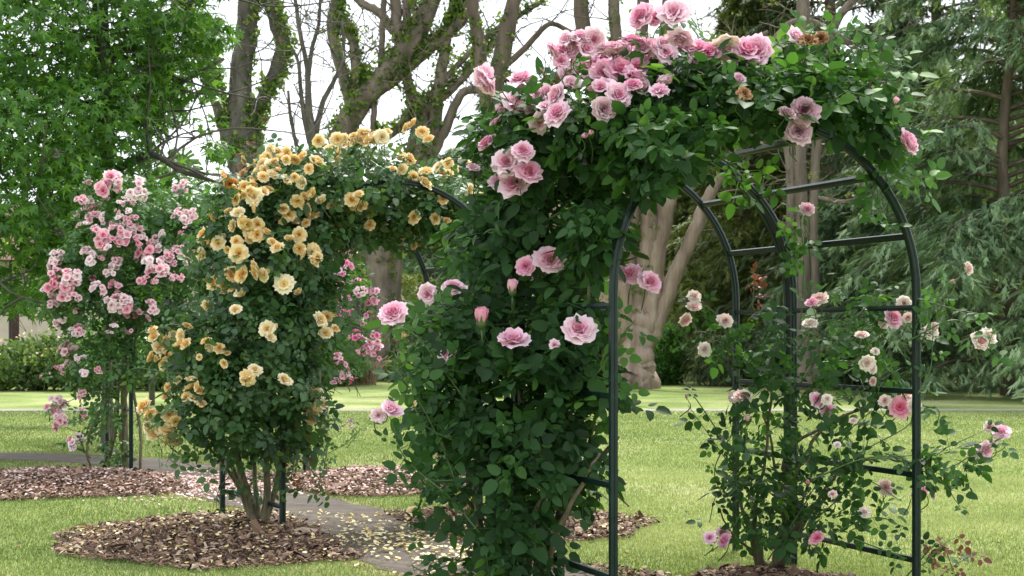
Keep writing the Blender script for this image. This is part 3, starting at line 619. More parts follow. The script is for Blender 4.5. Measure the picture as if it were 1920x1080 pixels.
L1 = [(918,150,50,'n'),(905,146,36,'n'),(977,152,34,'a',(-.3,-.5,.9)),(965,203,48,'n'),(1003,192,32),(1048,180,44),(1021,180,34),(1048,215,42),(1010,228,38),(932,228,28),(914,270,36,'a',(-.6,-.4,.8)),
 (950,307,50,'a',(-.1,-1,.35)),(980,286,40,'a',(.2,-.9,.6)),(991,325,42,'a',(.3,-.8,.6)),(936,345,36),(965,350,44,'n'),(887,316,22,'a'),(1033,97,36),(1060,100,46),(1072,84,40),(1113,74,46,'a'),(1088,72,36),(1065,76,30),
 (1080,124,50),(1108,126,50,'n'),(1148,97,50,'a'),(1185,80,42,'a',(.1,-.4,1)),(1135,125,42),(1163,138,54),(1194,132,50),(1224,120,52),(1130,140,44),(1125,167,36),(1157,181,50),(1190,150,40,'n'),(1130,205,38,'m'),(1150,209,30,'w'),(1192,160,36,'w'),
 (1236,175,34,'n',(0,-.6,.8)),(1215,97,44,'n'),(1243,88,40),(1205,33,50),(1264,29,48,'n'),(1233,36,32),(1277,68,46,'n',(-.2,-.4,-.6)),(1308,95,40),(1288,95,44),(1330,100,40),(1358,84,56,'g',(.1,-.6,-.7)),(1400,100,50,'n'),(1420,98,48),(1312,118,34),(1345,122,36),(1378,112,36),
 (1248,120,42),(1490,72,28,'n'),(1515,80,38,'w'),(1540,74,36,'w'),(1460,104,18,'w'),(1394,178,34,'w'),(1384,150,26),(1474,216,38,'m'),(1507,210,46,'m',(0,-1,.3)),(1497,249,40,'m',(.1,-1,.4)),(1482,234,28,'w'),(1697,270,46,'n',(.8,-.5,.4)),(1630,157,11,'b'),(1677,194,13,'b'),
 (1249,102,30),(1170,97,40),(1095,96,38),(987,501,44,'a',(-.3,-1,.4)),(1030,490,50,'a',(.2,-.9,.6)),(1016,516,40,'n'),(961,547,26,'b',(0,-.3,1)),(1181,518,56,'a',(-.2,-.7,.7)),(1217,531,48,'a',(.4,-.7,.5)),(804,551,40,'a'),(850,542,48,'a',(.1,-.5,.8)),
 (738,591,50,'a',(-.2,-.7,.6)),(903,606,34,'b',(0,-.3,1)),(963,644,50,'n',(0,-.5,.9)),(1085,621,54,'a',(.1,-.9,.6)),(840,668,34,'n'),(791,704,13,'b'),(733,771,38,'n',(.3,-.4,.6)),(710,778,26,'n'),(1040,647,22),(1100,168,14,'b'),(1092,255,12,'b'),(1105,252,12,'b'),(905,150,30)]
L1 += [(random.randint(1040,1250), random.randint(88,165), random.randint(30,40)) for _ in range(16)]+[(random.randint(1290,1420), random.randint(85,120), random.randint(28,36)) for _ in range(5)]+[(random.randint(930,1050), random.randint(175,235), random.randint(22,32)) for _ in range(5)]
L1 = [(a[0],a[1],a[2]*(.9 if a[1] > 450 else 1))+tuple(a[3:]) for a in L1]
place_blooms(p1, L1, [b for b in B1], 7.3, v_pink, 'rose_bloom', mb, limit=98, spread=.6, lift=.09, scale=1.22, stemlen=.1)
tag(mb.build('foliage', [M_LEAF1, M_STEM, M_LEAF2, M_RED], p1))
canes(p1, [[(1000,1140,7.9,.024),(1040,1010,7.8,.02),(1100,900,7.7,.016),(1160,820,7.6,.012)],[(985,1130,7.95,.02),(1000,900,8.0,.016),(960,650,8.05,.012),(925,480,8.1,.010),(930,330,8.0,.008)],
 [(970,1130,7.95,.018),(930,950,8.0,.014),(880,800,8.0,.010),(850,640,8.0,.007)],[(1010,1130,7.9,.018),(1060,850,7.9,.012),(1010,600,8.0,.010),(1080,400,7.9,.008)],[(1000,1130,8.0,.016),(1030,800,8.1,.012),(1045,500,8.1,.010),(1010,350,8.0,.008)],
 [(990,1130,8.1,.015),(960,800,8.15,.011),(985,560,8.2,.010),(1015,420,8.15,.007)],[(960,1120,7.9,.015),(900,980,7.7,.01),(860,910,7.5,.008),(830,830,7.35,.006)],[(1045,520,7.9,.01),(1120,380,7.8,.009),(1210,280,7.6,.008),(1330,230,7.5,.007),(1480,230,7.5,.006)],
 [(1015,1130,7.7,.013),(1000,980,7.42,.010),(1045,860,7.4,.008),(1030,760,7.45,.006)],[(940,1130,7.6,.012),(900,1000,7.42,.009),(885,880,7.45,.006)],[(1010,1130,7.6,.016),(1045,1000,7.33,.013),(1095,900,7.3,.010),(1125,850,7.4,.007)],[(1100,850,7.6,.010),(1130,700,7.5,.008),(1105,560,7.4,.007),(1090,420,7.4,.006)],[(1180,950,7.7,.004),(1085,870,7.7,.012),(1045,950,7.8,.014)]])

# ---- blush rose on the right side of the front arch
B2 = [(1435,640,62,75,8.1,.28,.55),(1345,625,50,50,8.2,.2,.35),(1560,660,110,75,7.95,.28,.30),(1450,790,75,100,8.0,.3,.65),(1420,930,70,90,8.1,.3,.65),(1600,720,100,50,7.9,.2,.25),(1560,820,90,50,7.9,.2,.35),
      (1560,930,90,50,7.9,.25,.5),(1500,980,70,50,8.,.3,.5),(1760,870,60,32,7.6,.2,.8),(1500,420,14,60,8.2,.1,.5),(1640,560,40,22,8.,.15,.6),(1500,480,18,60,8.4,.1,.3)]
p2 = thing('climbing_rose', at(1432,1068,8.3)*[1,1,0], 'loose climbing rose with blush white blooms on the right of the nearest arch', 'climbing rose', 'climbing roses on the arches')
mb = MB(); P, Nn = blob_pts(B2, 140, .5); scatter(mb, SPRAYS, P[P[:,2]>.05], Nn[P[:,2]>.05], .052, (.40,.18), 0, .5, .5, .5, .6, .25)
S2 = [([(1432,1060),(1420,960),(1360,860),(1290,760)],8.2,.055),([(1380,860),(1310,755),(1300,745)],8.1,.05),([(1400,760),(1350,600),(1285,560)],8.1,.055),([(1420,700),(1360,640),(1310,620)],8.1,.055),
 ([(1440,1050),(1500,960),(1600,800),(1700,740)],7.9,.06),([(1560,940),(1600,860),(1700,800),(1720,760)],7.8,.06),([(1500,1000),(1600,900),(1640,760),(1650,600)],7.9,.055),([(1520,900),(1620,860),(1740,850),(1840,810)],7.7,.055),
 ([(1660,850),(1760,880),(1830,850),(1880,830)],7.6,.055),([(1680,860),(1760,900),(1800,950)],7.6,.055),([(1480,640),(1560,600),(1620,640),(1630,740)],7.9,.055),([(1500,720),(1580,620),(1700,610)],7.9,.055),
 ([(1560,640),(1640,560),(1665,540)],7.9,.055),([(1730,640),(1760,560),(1810,510)],7.5,.05),([(1700,640),(1790,600),(1850,640)],7.5,.055),([(1720,560),(1790,580),(1860,600),(1850,660)],7.5,.055),([(1720,740),(1745,690),(1750,600)],7.5,.055),
 ([(1740,600),(1770,540),(1800,520)],7.5,.05),([(1730,760),(1760,770),(1755,800)],7.5,.06),([(1560,1000),(1640,970),(1700,990)],7.8,.06),([(1560,940),(1620,900),(1690,940)],7.8,.06),([(1600,1010),(1680,1040),(1740,1065)],7.6,.05),
 ([(1500,620),(1508,500),(1500,400),(1512,395)],8.2,.05),([(1420,900),(1380,980),(1350,990)],8.0,.055),([(1430,880),(1350,920),(1330,980)],8.1,.05),([(1380,800),(1340,880),(1360,940)],8.2,.05),([(1700,1080),(1760,1020),(1790,1075)],7.6,.05),
 ([(1520,760),(1600,740),(1690,690)],7.8,.055),([(1480,880),(1560,860),(1620,920)],7.9,.06),([(1530,680),(1600,680),(1640,720)],8,.055)]
for pts, Y, lf in S2: shoot(mb, pts, Y, .0042, lf*.88, None, .085, 0 if pts[0][1] > 700 else 2, 1, (.42,.18), .1)
for pts, Y in [([(1410,580),(1415,520),(1405,500)],8.0),([(1730,1060),(1770,1020),(1800,1005)],7.4),([(1750,1090),(1790,1060),(1825,1040)],7.4),([(1400,585),(1435,530),(1430,520)],8.1)]: shoot(mb, pts, Y, .003, .032, None, .045, 3, 1, (.5,.2))
L2 = [(1301,557,30),(1301,577,28),(1284,598,30),(1359,603,34,'a'),(1320,655,26),(1537,564,34),(1522,569,26,'p'),(1519,609,26),(1616,631,28),(1672,598,38,'p'),(1695,569,26),(1703,597,26),(1743,624,30),(1752,615,20),(1624,680,30),(1633,690,24),(1641,660,18),(1638,715,20),(1813,504,28),(1789,531,12,'b'),(1837,641,40),(1853,632,32),
 (1392,746,34),(1378,744,24),(1401,789,16,'b'),(1529,750,30,'p'),(1550,749,22),(1552,771,34,'p'),(1686,765,42,'h',(0,-1,.3)),(1697,746,30),(1660,752,26),(1714,762,24),(1855,802,24),(1878,813,32,'p'),(1845,843,36,'p'),(1862,833,20),(1824,850,22),(1516,864,22),(1514,907,11,'b'),(1561,928,20),(1570,835,14),(1660,915,28),(1665,922,22),(1729,925,28,'p'),(1713,932,22),(1746,928,20),
 (1621,962,22),(1533,1010,28,'h'),(1355,1000,28),(1330,1009,26,'p'),(1360,1015,28,'p'),(1513,394,32,'p',(0,-.8,.5)),(1287,744,9,'b'),(1655,610,18),(1600,790,14)]
place_blooms(p2, L2, B2, 7.8, v_pale, 'rose_bloom', mb, spread=.5, limit=98, stemlen=.1, scale=1.1)
tag(mb.build('foliage', [M_LEAF1, M_STEM, M_LEAF2, M_RED], p2))
canes(p2, [[(1435,1075,8.3,.02),(1425,1040,8.3,.016),(1415,960,8.25,.012),(1435,860,8.2,.008),(1450,700,8.2,.006)],[(1440,1075,8.3,.016),(1470,1000,8.2,.012),(1455,880,8.2,.008),(1430,760,8.2,.006)],[(1445,1070,8.3,.015),(1500,980,8.1,.012),(1470,860,8.1,.01),(1560,790,8.0,.008),(1675,742,7.9,.005)],
 [(1450,1070,8.3,.018),(1490,900,8.1,.010),(1530,820,8.0,.009),(1580,780,7.9,.007),(1670,745,7.85,.004)],[(1455,1070,8.3,.016),(1540,930,8.0,.009),(1580,880,7.9,.008),(1640,860,7.8,.006),(1720,870,7.7,.004)],[(1425,1072,8.35,.016),(1400,980,8.3,.010),(1380,900,8.3,.007),(1395,780,8.3,.005)],[(1465,1070,8.3,.014),(1500,960,8.2,.008),(1530,860,8.1,.006)],[(1440,1060,8.35,.012),(1380,1010,8.3,.007),(1350,960,8.2,.004)]])

# ---- apricot climbing rose on the middle arch
B3 = [(640,340,135,62,10.4,.5),(760,380,85,55,10.7,.4),(545,355,95,70,10.2,.4),(470,400,75,70,10.1,.4),(500,500,120,95,10.1,.5),(600,430,80,50,10.3,.4,.8),(480,620,135,95,10.0,.5),(460,720,135,80,9.9,.45),
      (480,800,100,55,9.95,.4,.7),(580,590,55,110,10.2,.3,.7),(380,660,60,70,9.9,.3,.5),(560,790,50,60,10.1,.3,.5),(490,880,75,45,10.,.3,.14),(370,780,55,55,9.8,.25,.6),(410,480,45,60,10.2,.3,.8),(820,380,50,40,10.8,.3,.6),(700,430,60,30,10.6,.3,.7),(800,365,75,50,11.0,.4,1.),(855,400,45,45,10.9,.3,.8)]
p3 = thing('climbing_rose', at(485,992,10.1)*[1,1,0], 'apricot yellow climbing rose on the left side and top of the middle arch', 'climbing rose', 'climbing roses on the arches')
mb = MB(); P, Nn = blob_pts(B3, 290, .7); k = P[:,2] > .1; scatter(mb, SPRAYS, P[k], nrm(Nn[k]+np.array([0,-.4,0])), .050, (.42,.22), 0, .5, .5, .35, .5, .25)
for pts, Y, lf in [([(480,740),(400,760),(320,830),(270,790)],9.7,.05),([(440,680),(340,700),(260,690),(235,700)],9.6,.045),([(420,650),(330,620),(280,610)],9.8,.05),([(440,760),(360,850),(310,850)],9.7,.055),([(460,820),(390,880),(350,870)],9.7,.055),
    ([(640,350),(720,280),(790,240)],10.3,.045),([(760,350),(840,330),(890,360)],10.5,.05),([(440,340),(410,390),(390,420)],10,.05),([(560,860),(600,900),(600,930)],10,.05),([(560,560),(620,560),(640,590)],10,.05),([(440,880),(410,920),(405,960)],10,.045),
    ([(420,700),(350,720),(320,760)],9.7,.055),([(560,700),(620,740),(600,800)],10.0,.055)]: shoot(mb, pts, Y, .004, lf, None, .085, 0, 1, (.45,.2), .1)
for pts, Y in [([(600,470),(640,340),(650,320)],10.1),([(530,420),(540,380)],10.1),([(545,900),(560,820),(555,790)],9.9),([(440,330),(470,290),(450,270)],10.0),([(540,800),(530,740)],9.9)]: shoot(mb, pts, Y, .003, .04, None, .06, 3, 1, (.5,.2))
L3 = """515,284,28 542,289,28 567,296,20 591,309,34 607,273,20 620,280,24 633,262,24 627,298,24 478,311,22 492,309,22 509,311,24 458,329,28 478,329,28 493,333,22 511,329,22 444,353,20 473,349,20 464,362,24 478,369,28 493,362,20 442,373,18 478,389,16 536,338,22 569,342,22 558,376,22 567,384,20 580,391,24 591,407,22 604,378,24 622,387,20 637,386,20 531,393,20 542,404,24 549,416,22 560,440,26 402,404,24 447,400,22 456,416,20 438,424,24 484,420,24 469,433,24 482,442,26 500,438,20 384,442,26 413,449,24 444,453,18
410,457,22 385,479,26 449,476,32 482,504,30 496,515,22 456,516,26 432,516,24 422,537,22 403,532,24 453,554,24 521,465,24 571,476,22 586,470,24 586,491,22 560,550,16 388,575,20 442,582,22 367,522,18 502,618,30 506,633,24 396,648,24 410,654,22 374,670,12 422,680,18 477,695,24 465,709,24 477,718,22 532,714,26 599,601,24 621,593,20 611,626,22
286,620,18 290,632,22 307,640,18 295,654,26 284,670,22 309,682,24 312,668,18 351,613,18 341,629,24 340,646,24 334,713,16 358,713,22 358,729,24 368,749,24 351,745,18 316,727,18 312,743,18 271,763,26 282,779,22 279,799,24 290,818,26 319,813,38 326,835,26 301,774,20 318,779,22 329,788,20 590,741,26 582,763,26 604,760,24 589,782,26
660,266,24 672,262,22 694,266,24 716,258,22 680,251,20 646,275,20 659,376,22 641,384,22 694,400,24 694,423,18 776,231,18 763,240,18 792,249,20 755,299,22 768,296,18 755,319,22 773,332,18 799,324,24 796,345,26 807,356,16 827,314,24 839,327,22 851,317,22 855,324,18 829,375,20 778,409,22 818,409,24 705,258,22 648,262,22 500,296,20 526,300,22"""
L3 = [tuple(map(int, s.split(',')[:3]))+('a',) for s in L3.split()]+[(533,534,28,'y',(0,-1,.3)),(434,342,24,'o'),(439,566,12,'o'),(424,577,14,'o'),(248,696,17,'o')]
L3 += [(a[0]+random.choice((-1,1))*random.randint(9,19), a[1]+random.randint(-13,13), random.randint(15,21)) for a in L3 if a[1] < 480 and a[2] >= 20 and random.random() < .8]+[(a[0]+random.choice((-1,1))*random.randint(9,17), a[1]+random.randint(-12,12), random.randint(13,19)) for a in L3 if a[1] >= 480 and a[2] >= 22 and random.random() < .5]
place_blooms(p3, L3, B3, 9.85, v_yel, 'rose_bloom', mb, spread=.7, limit=96, stemlen=.12, scale=1.3)
tag(mb.build('foliage', [M_LEAF3, M_STEM, M_LEAF2, M_RED], p3))
canes(p3, [[(488,1000,10.1,.045),(470,950,10.1,.032),(450,880,10.0,.022),(436,800,9.95,.018),(433,770,9.95,.014),(440,700,10,.01)],[(490,1000,10.1,.04),(500,930,10.1,.024),(500,800,10.2,.016),(520,650,10.2,.012),(530,500,10.2,.009)],[(482,1000,10.15,.034),(455,930,10.2,.02),(430,860,10.2,.014),(400,800,10.1,.009)],
 [(492,998,10.15,.03),(520,900,10.2,.018),(540,780,10.3,.013),(545,600,10.3,.01),(580,450,10.4,.008)],[(480,995,10.1,.028),(440,900,10.1,.012),(380,830,9.9,.008),(330,800,9.8,.005)],[(486,1000,10.2,.03),(478,900,10.3,.016),(465,760,10.3,.012),(460,560,10.3,.009)],[(560,470,10.2,.008),(640,420,10.4,.008),(740,410,10.8,.007)]])

# ---- second apricot rose, right side of the middle arch, mostly behind the pink one
B6 = [(860,450,60,50,11.0,.3,.6),(890,560,60,110,10.9,.3,.5),(830,650,30,60,10.9,.2,.5),(860,800,60,110,10.8,.3,.5),(1060,860,50,60,10.6,.3,.4)]
p6 = thing('climbing_rose', at(945,976,10.7)*[1,1,0], 'apricot rose on the right of the middle arch, behind the big pink rose', 'climbing rose', 'climbing roses on the arches')
mb = MB(); P, Nn = blob_pts(B6, 200, .6); scatter(mb, SPRAYS, P, Nn, .05, (.45,.2), 0, .5, .5, .55, .5, .22)
L6 = [(848,400,22),(862,400,20),(879,356,24),(900,376,26),(893,382,20),(752,446,16),(764,437,14),(789,457,18),(778,462,14),(874,413,14),(757,622,20),(750,636,20),(763,630,18),(765,680,14),(790,975,28,'a'),(776,965,24),(798,985,22,'o'),(830,780,16),(823,850,18),(1103,975,14,'o'),(1060,1015,18),(1039,535,12,'o'),(858,585,12,'o'),(1000,680,12),(772,757,16)]
place_blooms(p6, L6, B6, 10.7, v_yel, 'rose_bloom', mb, spread=.75, stemlen=.12, scale=1.3)
for pts, Y in [([(830,600),(790,620),(760,650)],10.7),([(850,850),(810,900),(790,960)],10.6),([(1000,900),(1060,880),(1105,960)],10.6),([(850,500),(800,470),(750,450)],10.9)]: shoot(mb, pts, Y, .004, .05, None, .08, 0, 1, (.5,.2))
tag(mb.build('foliage', [M_LEAF3, M_STEM], p6))
canes(p6, [[(945,978,10.7,.03),(930,850,10.8,.02),(900,700,10.9,.014),(880,500,11,.01)],[(945,978,10.7,.026),(960,800,10.9,.014),(900,560,11,.01),(850,420,11,.007)],[(950,978,10.7,.02),(1010,900,10.7,.01),(1060,860,10.6,.006)]])

# ---- pale pink rambler, far arch left
B4 = [(250,400,85,55,14.2,.5),(200,470,90,75,14.1,.5),(330,460,80,80,14.3,.45),(270,540,100,75,14.1,.5),(180,590,75,70,13.9,.4,.9),(270,640,75,60,14.1,.4,.9),(190,690,65,55,13.9,.35,.7),(185,770,45,50,13.8,.3,.6),(360,400,40,55,14.4,.3,.8),(220,355,70,25,14.2,.3,.6),(130,540,45,60,13.8,.3,.7),
      (215,860,25,40,14.1,.2,.9),(330,570,50,50,14.2,.3,.6)]
p4 = thing('climbing_rose', at(230,890,14.1)*[1,1,0], 'tall pale pink rambling rose in flower on the left of the farthest arch', 'climbing rose', 'climbing roses on the arches')
mb = MB(); P, Nn = blob_pts(B4, 170, .65); k = P[:,2] > .03; scatter(mb, SPRAYS, P[k], Nn[k], .047, (.48,.2), 0, .55, .5, .4, .5, .25)
for pts, Y in [([(160,740),(110,760),(90,770)],13.7),([(200,800),(150,830),(130,830)],13.7),([(180,380),(160,340),(170,330)],14),([(240,360),(255,330)],14),([(330,400),(340,345)],14.2),([(130,500),(110,470),(90,490)],13.8),([(100,680),(80,700)],13.7),([(240,800),(290,770),(300,880)],14)]: shoot(mb, pts, Y, .004, .042, None, .09, 0, 1, (.5,.2))
L4 = """166,345,14 202,346,36 218,342,28 255,352,30 256,366,28 338,350,28 151,375,18 163,372,16 172,384,18 156,385,22 202,375,10 228,377,16 239,383,18 242,398,16 221,397,12 150,400,18 175,403,26 194,409,20 226,411,18 245,410,22 156,422,18 212,421,12 183,440,28 190,450,30 219,431,26 238,426,22 256,431,20 228,445,28 243,455,24 265,445,18 262,460,14 200,467,22 214,455,22 306,439,16 295,450,20 281,458,14 296,462,18 306,474,24 272,479,26 286,474,20 308,486,24 286,496,26 298,508,26 279,510,14 273,527,20 292,527,18 315,517,18 332,523,18 337,464,14 334,474,24 327,496,16 344,433,14 351,416,16 339,403,28 354,404,22 368,499,22 351,496,16 164,474,22 173,486,22 188,486,16 214,496,26 209,508,20 108,481,24 101,498,24 106,513,24 125,527,36 108,534,30 135,525,28 89,551,28 115,549,34 135,554,26 99,568,20 173,525,14 183,541,22 217,539,22 219,551,14 207,568,20 229,563,26 238,573,20
98,573,20 142,584,14 117,607,22 139,623,18 151,620,20 217,566,30 236,576,26 249,588,26 265,595,24 287,577,24 213,612,16 205,625,16 243,621,12 125,654,26 136,658,24 151,670,18 123,686,18 106,692,14 117,695,16 79,705,12 186,692,16 158,699,18 104,749,24 95,765,24 110,762,24 107,777,18 115,791,22 151,769,16 156,780,14 151,740,18 132,825,14 145,831,24 418,345,16 440,360,16 392,430,14 400,445,16 372,497,20 395,505,14"""
L4 = [tuple(map(int, s.split(',')))+(('a',) if int(s.split(',')[2]) > 17 else ('s',)) for s in L4.split()]
place_blooms(p4, L4, B4, 13.8, v_ram, 'flower_cluster', mb, spread=.4, limit=98, stemlen=.1, scale=1.4)
tag(mb.build('foliage', [M_LEAF4, M_STEM], p4))
canes(p4, [[(236,893,14.1,.035),(234,800,14.15,.03),(232,700,14.2,.026),(240,600,14.2,.018)],[(262,893,14.0,.014),(263,800,14.,.014),(250,720,14.1,.012),(255,600,14.2,.01)],[(176,885,13.9,.010),(163,850,13.8,.011),(172,800,13.9,.012),(200,750,14.1,.012),(220,650,14.2,.01)],[(195,885,14.1,.012),(215,820,14.1,.012),(225,700,14.3,.01)],
 [(205,885,15.,.02),(203,790,15.,.018),(206,700,15,.015),(210,600,15,.01)],[(200,885,15.1,.014),(215,780,15.,.012),(225,680,14.9,.01)],[(245,893,14.2,.012),(225,820,14.1,.01),(240,720,14.1,.009)]])
# ---- magenta rambler, far arch right
B5 = [(615,500,40,65,15.0,.35,.9),(650,560,45,70,14.9,.35,.8),(640,650,50,55,14.8,.35,.8),(600,600,40,90,15.1,.35,.8),(590,440,40,40,15.1,.3,.7),(560,560,50,80,15.1,.3,.8),(665,520,25,30,14.9,.2,.6)]
p5 = thing('climbing_rose', at(580,886,14.6)*[1,1,0], 'rambling rose with magenta pink clusters on the right of the farthest arch', 'climbing rose', 'climbing roses on the arches')
mb = MB(); P, Nn = blob_pts(B5, 165, .65); scatter(mb, SPRAYS, P, Nn, .046, (.5,.2), 0, .55, .5, .4, .5, .25)
for pts, Y in [([(590,885),(612,800),(640,800),(660,785)],14.4),([(615,850),(650,830),(690,790)],14.3),([(612,860),(600,800),(620,770)],14.3),([(600,880),(612,830),(605,790)],14.2),([(650,840),(680,800)],14.2)]: shoot(mb, pts, Y, .004, .035, None, .1, 0, 1, (.5,.2))
L5 = "638,468,18 657,468,22 663,482,14 629,446,14 649,496,20 641,507,18 632,512,18 613,529,20 616,514,10 666,529,14 635,537,14 591,543,12 634,559,14 677,546,16 696,551,24 699,565,22 646,584,22 652,598,12 691,593,16 682,607,14 628,618,16 646,623,10 666,629,20 677,640,14 685,657,16 702,637,20 702,654,24 706,665,18 634,671,20 638,684,20 646,698,20 631,715,16 663,718,14 650,707,16 593,654,12 566,640,10 565,517,8 566,522,8 655,790,9 640,800,8 660,800,8 606,775,9 668,663,12 655,560,12 624,550,12"
L5 = [tuple(map(int, s.split(',')))+(('a',) if int(s.split(',')[2]) > 15 else ('s',)) for s in L5.split()]
place_blooms(p5, L5, B5, 14.6, v_mag, 'flower_cluster', mb, spread=.4, stemlen=.1, scale=1.4)
tag(mb.build('foliage', [M_LEAF4, M_STEM], p5))
canes(p5, [[(577,890,14.5,.024),(580,800,14.6,.02),(590,700,14.8,.016),(600,600,15,.01)],[(556,884,15.,.016),(560,780,15,.014),(570,650,15,.01)],[(588,884,14.4,.012),(580,830,14.6,.011),(585,740,14.8,.008)],[(607,886,14.4,.007),(614,830,14.4,.007),(608,780,14.4,.005)]])

# ---- dead leaf leaning on the middle arch's post
mb = MB(); c = gnd(523,1000)+np.array([0,-.02,.075]); t = star(5)
M = orient(np.array([[.3,-.9,.3]]), np.array([[-.4,0,1.]]))*.09; mb.inst(t, M, c[None], np.array([.8]))
tag(mb.build('fallen_leaf', leaf_mat('dead_leaf', [(.35,.22,.16),(.5,.36,.28),(.6,.46,.38)], .8, .1, 1), origin=c), 'dry pinkish brown leaf leaning against the front post of the apricot rose arch', 'leaf')
# ---------------------------------------------------------------- trees behind
def limb(mb, pts, Y, n=9, dY=0, mat=0, wob=.07, sc=.82):
    k = len(pts); P = spline([at(p[0], p[1], Y+dY*i/(k-1)) for i, p in enumerate(pts)], 6)
    rr = spline([(p[2]/F*Y*sc,0,0) for p in pts], 6)[:,0]; P = P+rng.normal(size=P.shape)*rr[:,None]*.07
    tube(mb, P, rr, n, mat, .5, wob=wob); return P, rr
def twigs(mb, P, rr, n, lmin, lmax, r=.02, up=.5, depth=2, mat=0, rmul=.5, kids=3):
    """wandering side twigs along a limb"""
    ends = []
    for _ in range(n):
        i = rng.integers(len(P)//4, len(P)); p = P[i]; d = nrm(rng.normal(size=3)+np.array([0,0,up])); L_ = rng.uniform(lmin, lmax)
        pts = [p]; dd = d
        for s in range(4): dd = nrm(dd+rng.normal(size=3)*.26+np.array([0,0,up*.15])); pts.append(pts[-1]+dd*L_/4)
        r0 = min(r, rr[i]*rmul); tube(mb, spline(pts, 2), np.linspace(r0, r0*.3, 9), 4, mat, .5, cap=False); ends.append((pts, r0))
        if depth > 1: ends += twigs(mb, np.array(pts), np.full(5, r0), kids, lmin*.45, lmax*.45, r0*.6, up, depth-1, mat, 1, kids)
    return ends
def ivy(mb, P, rr, dens, size, side=None, mat=0, i0=0):
    seg = np.linalg.norm(np.diff(P, axis=0), axis=1); n = int(seg.sum()*dens); k = rng.integers(i0, len(P)-1, size=n); f = rng.random(n)[:,None]
    C = P[k]*(1-f)+P[k+1]*f; d = rng.normal(size=(n,3)); 
    if side is not None: d = d*.6+np.array(side)
    T = nrm(P[k+1]-P[k]); d = nrm(d-T*np.sum(d*T, -1, keepdims=True)); scatter(mb, CLUMPS, C+d*(rr[k]*rng.uniform(.85,1.25,n))[:,None], d, size, (.5,.25), mat)

def tree(loc, label, bark, limbs, Y, kind='tree', twig=(6,1.5,4,.05), group='trees behind the lawn', ivyspec=None, leafy=None, dYs=None, crownmat=None):
    root = thing(kind, loc, label, 'tree', group); mb = MB(); PR = []
    for i, l in enumerate(limbs): PR.append(limb(mb, l, Y, dY=0 if dYs is None else dYs[i]))
    mb.build('trunk', bark, root)
    mb = MB(); en = []
    for P, rr in PR:
        if P[:,2].max() > 3.4: en += twigs(mb, P[P[:,2] > 2.2], rr[P[:,2] > 2.2], *twig[:3], r=twig[3])
    if leafy:
        m, dens, size = leafy; C = np.array([e[0][j] for e in en for j in (2,3,4)]); q = rng.random(len(C)) < dens; C = C[q]
        scatter(mb, CLUMPS, C, nrm(rng.normal(size=C.shape)), size, (.55,.2), 1)
    mb.build('crown', [bark]+([leafy[0]] if leafy else []), root)
    if ivyspec:
        mb = MB()
        for i, dens, side in ivyspec[1]: ivy(mb, PR[i][0], PR[i][1], dens, ivyspec[0], side)
        mb.build('ivy', M_IVY, root)
    return root
# ivy-clad three-stemmed tree, left of centre
Y = 30.
tree(at(465,720,Y)*[1,1,0], 'three-stemmed ivy-clad tree rising behind the left half of the apricot rose arch', M_BARKG,
 [[(462,760,40),(462,520,36),(460,300,33),(450,200,27),(462,60,25),(468,-80,24),(475,-260,18)],
  [(455,330,24),(432,270,21),(410,190,19),(385,110,20),(345,30,20),(315,-60,18),(290,-200,14)],
  [(470,290,20),(480,215,16),(510,150,17),(530,95,18),(518,40,17),(498,-10,15),(470,-90,12),(465,-200,9)]], Y, twig=(6,.6,1.8,.018), ivyspec=(.16,[(0,26,(1,-.5,0)),(1,60,(.6,-.6,0)),(2,50,(1,-.5,0))]), leafy=(M_IVY,.05,.12))
# thin bare tree between
Y = 26.
tree(at(590,720,Y)*[1,1,0], 'slender leafless tree with thin forking stems against the bright sky', M_BARKG,
 [[(592,760,14),(588,420,12),(590,290,11),(580,210,9),(576,130,6),(562,60,5),(550,-30,4),(540,-120,3)],[(578,150,6),(585,90,5),(598,40,4),(602,-40,3)],[(590,290,9),(575,240,7),(565,180,5),(560,120,4),(548,90,3)],
  [(592,250,8),(606,190,6),(632,140,5),(645,95,4),(640,40,3)],[(588,300,7),(560,280,5),(545,220,4),(540,170,3)]], Y, 'bare_tree', (9,.4,1.3,.012), leafy=(M_RED,.02,.06))
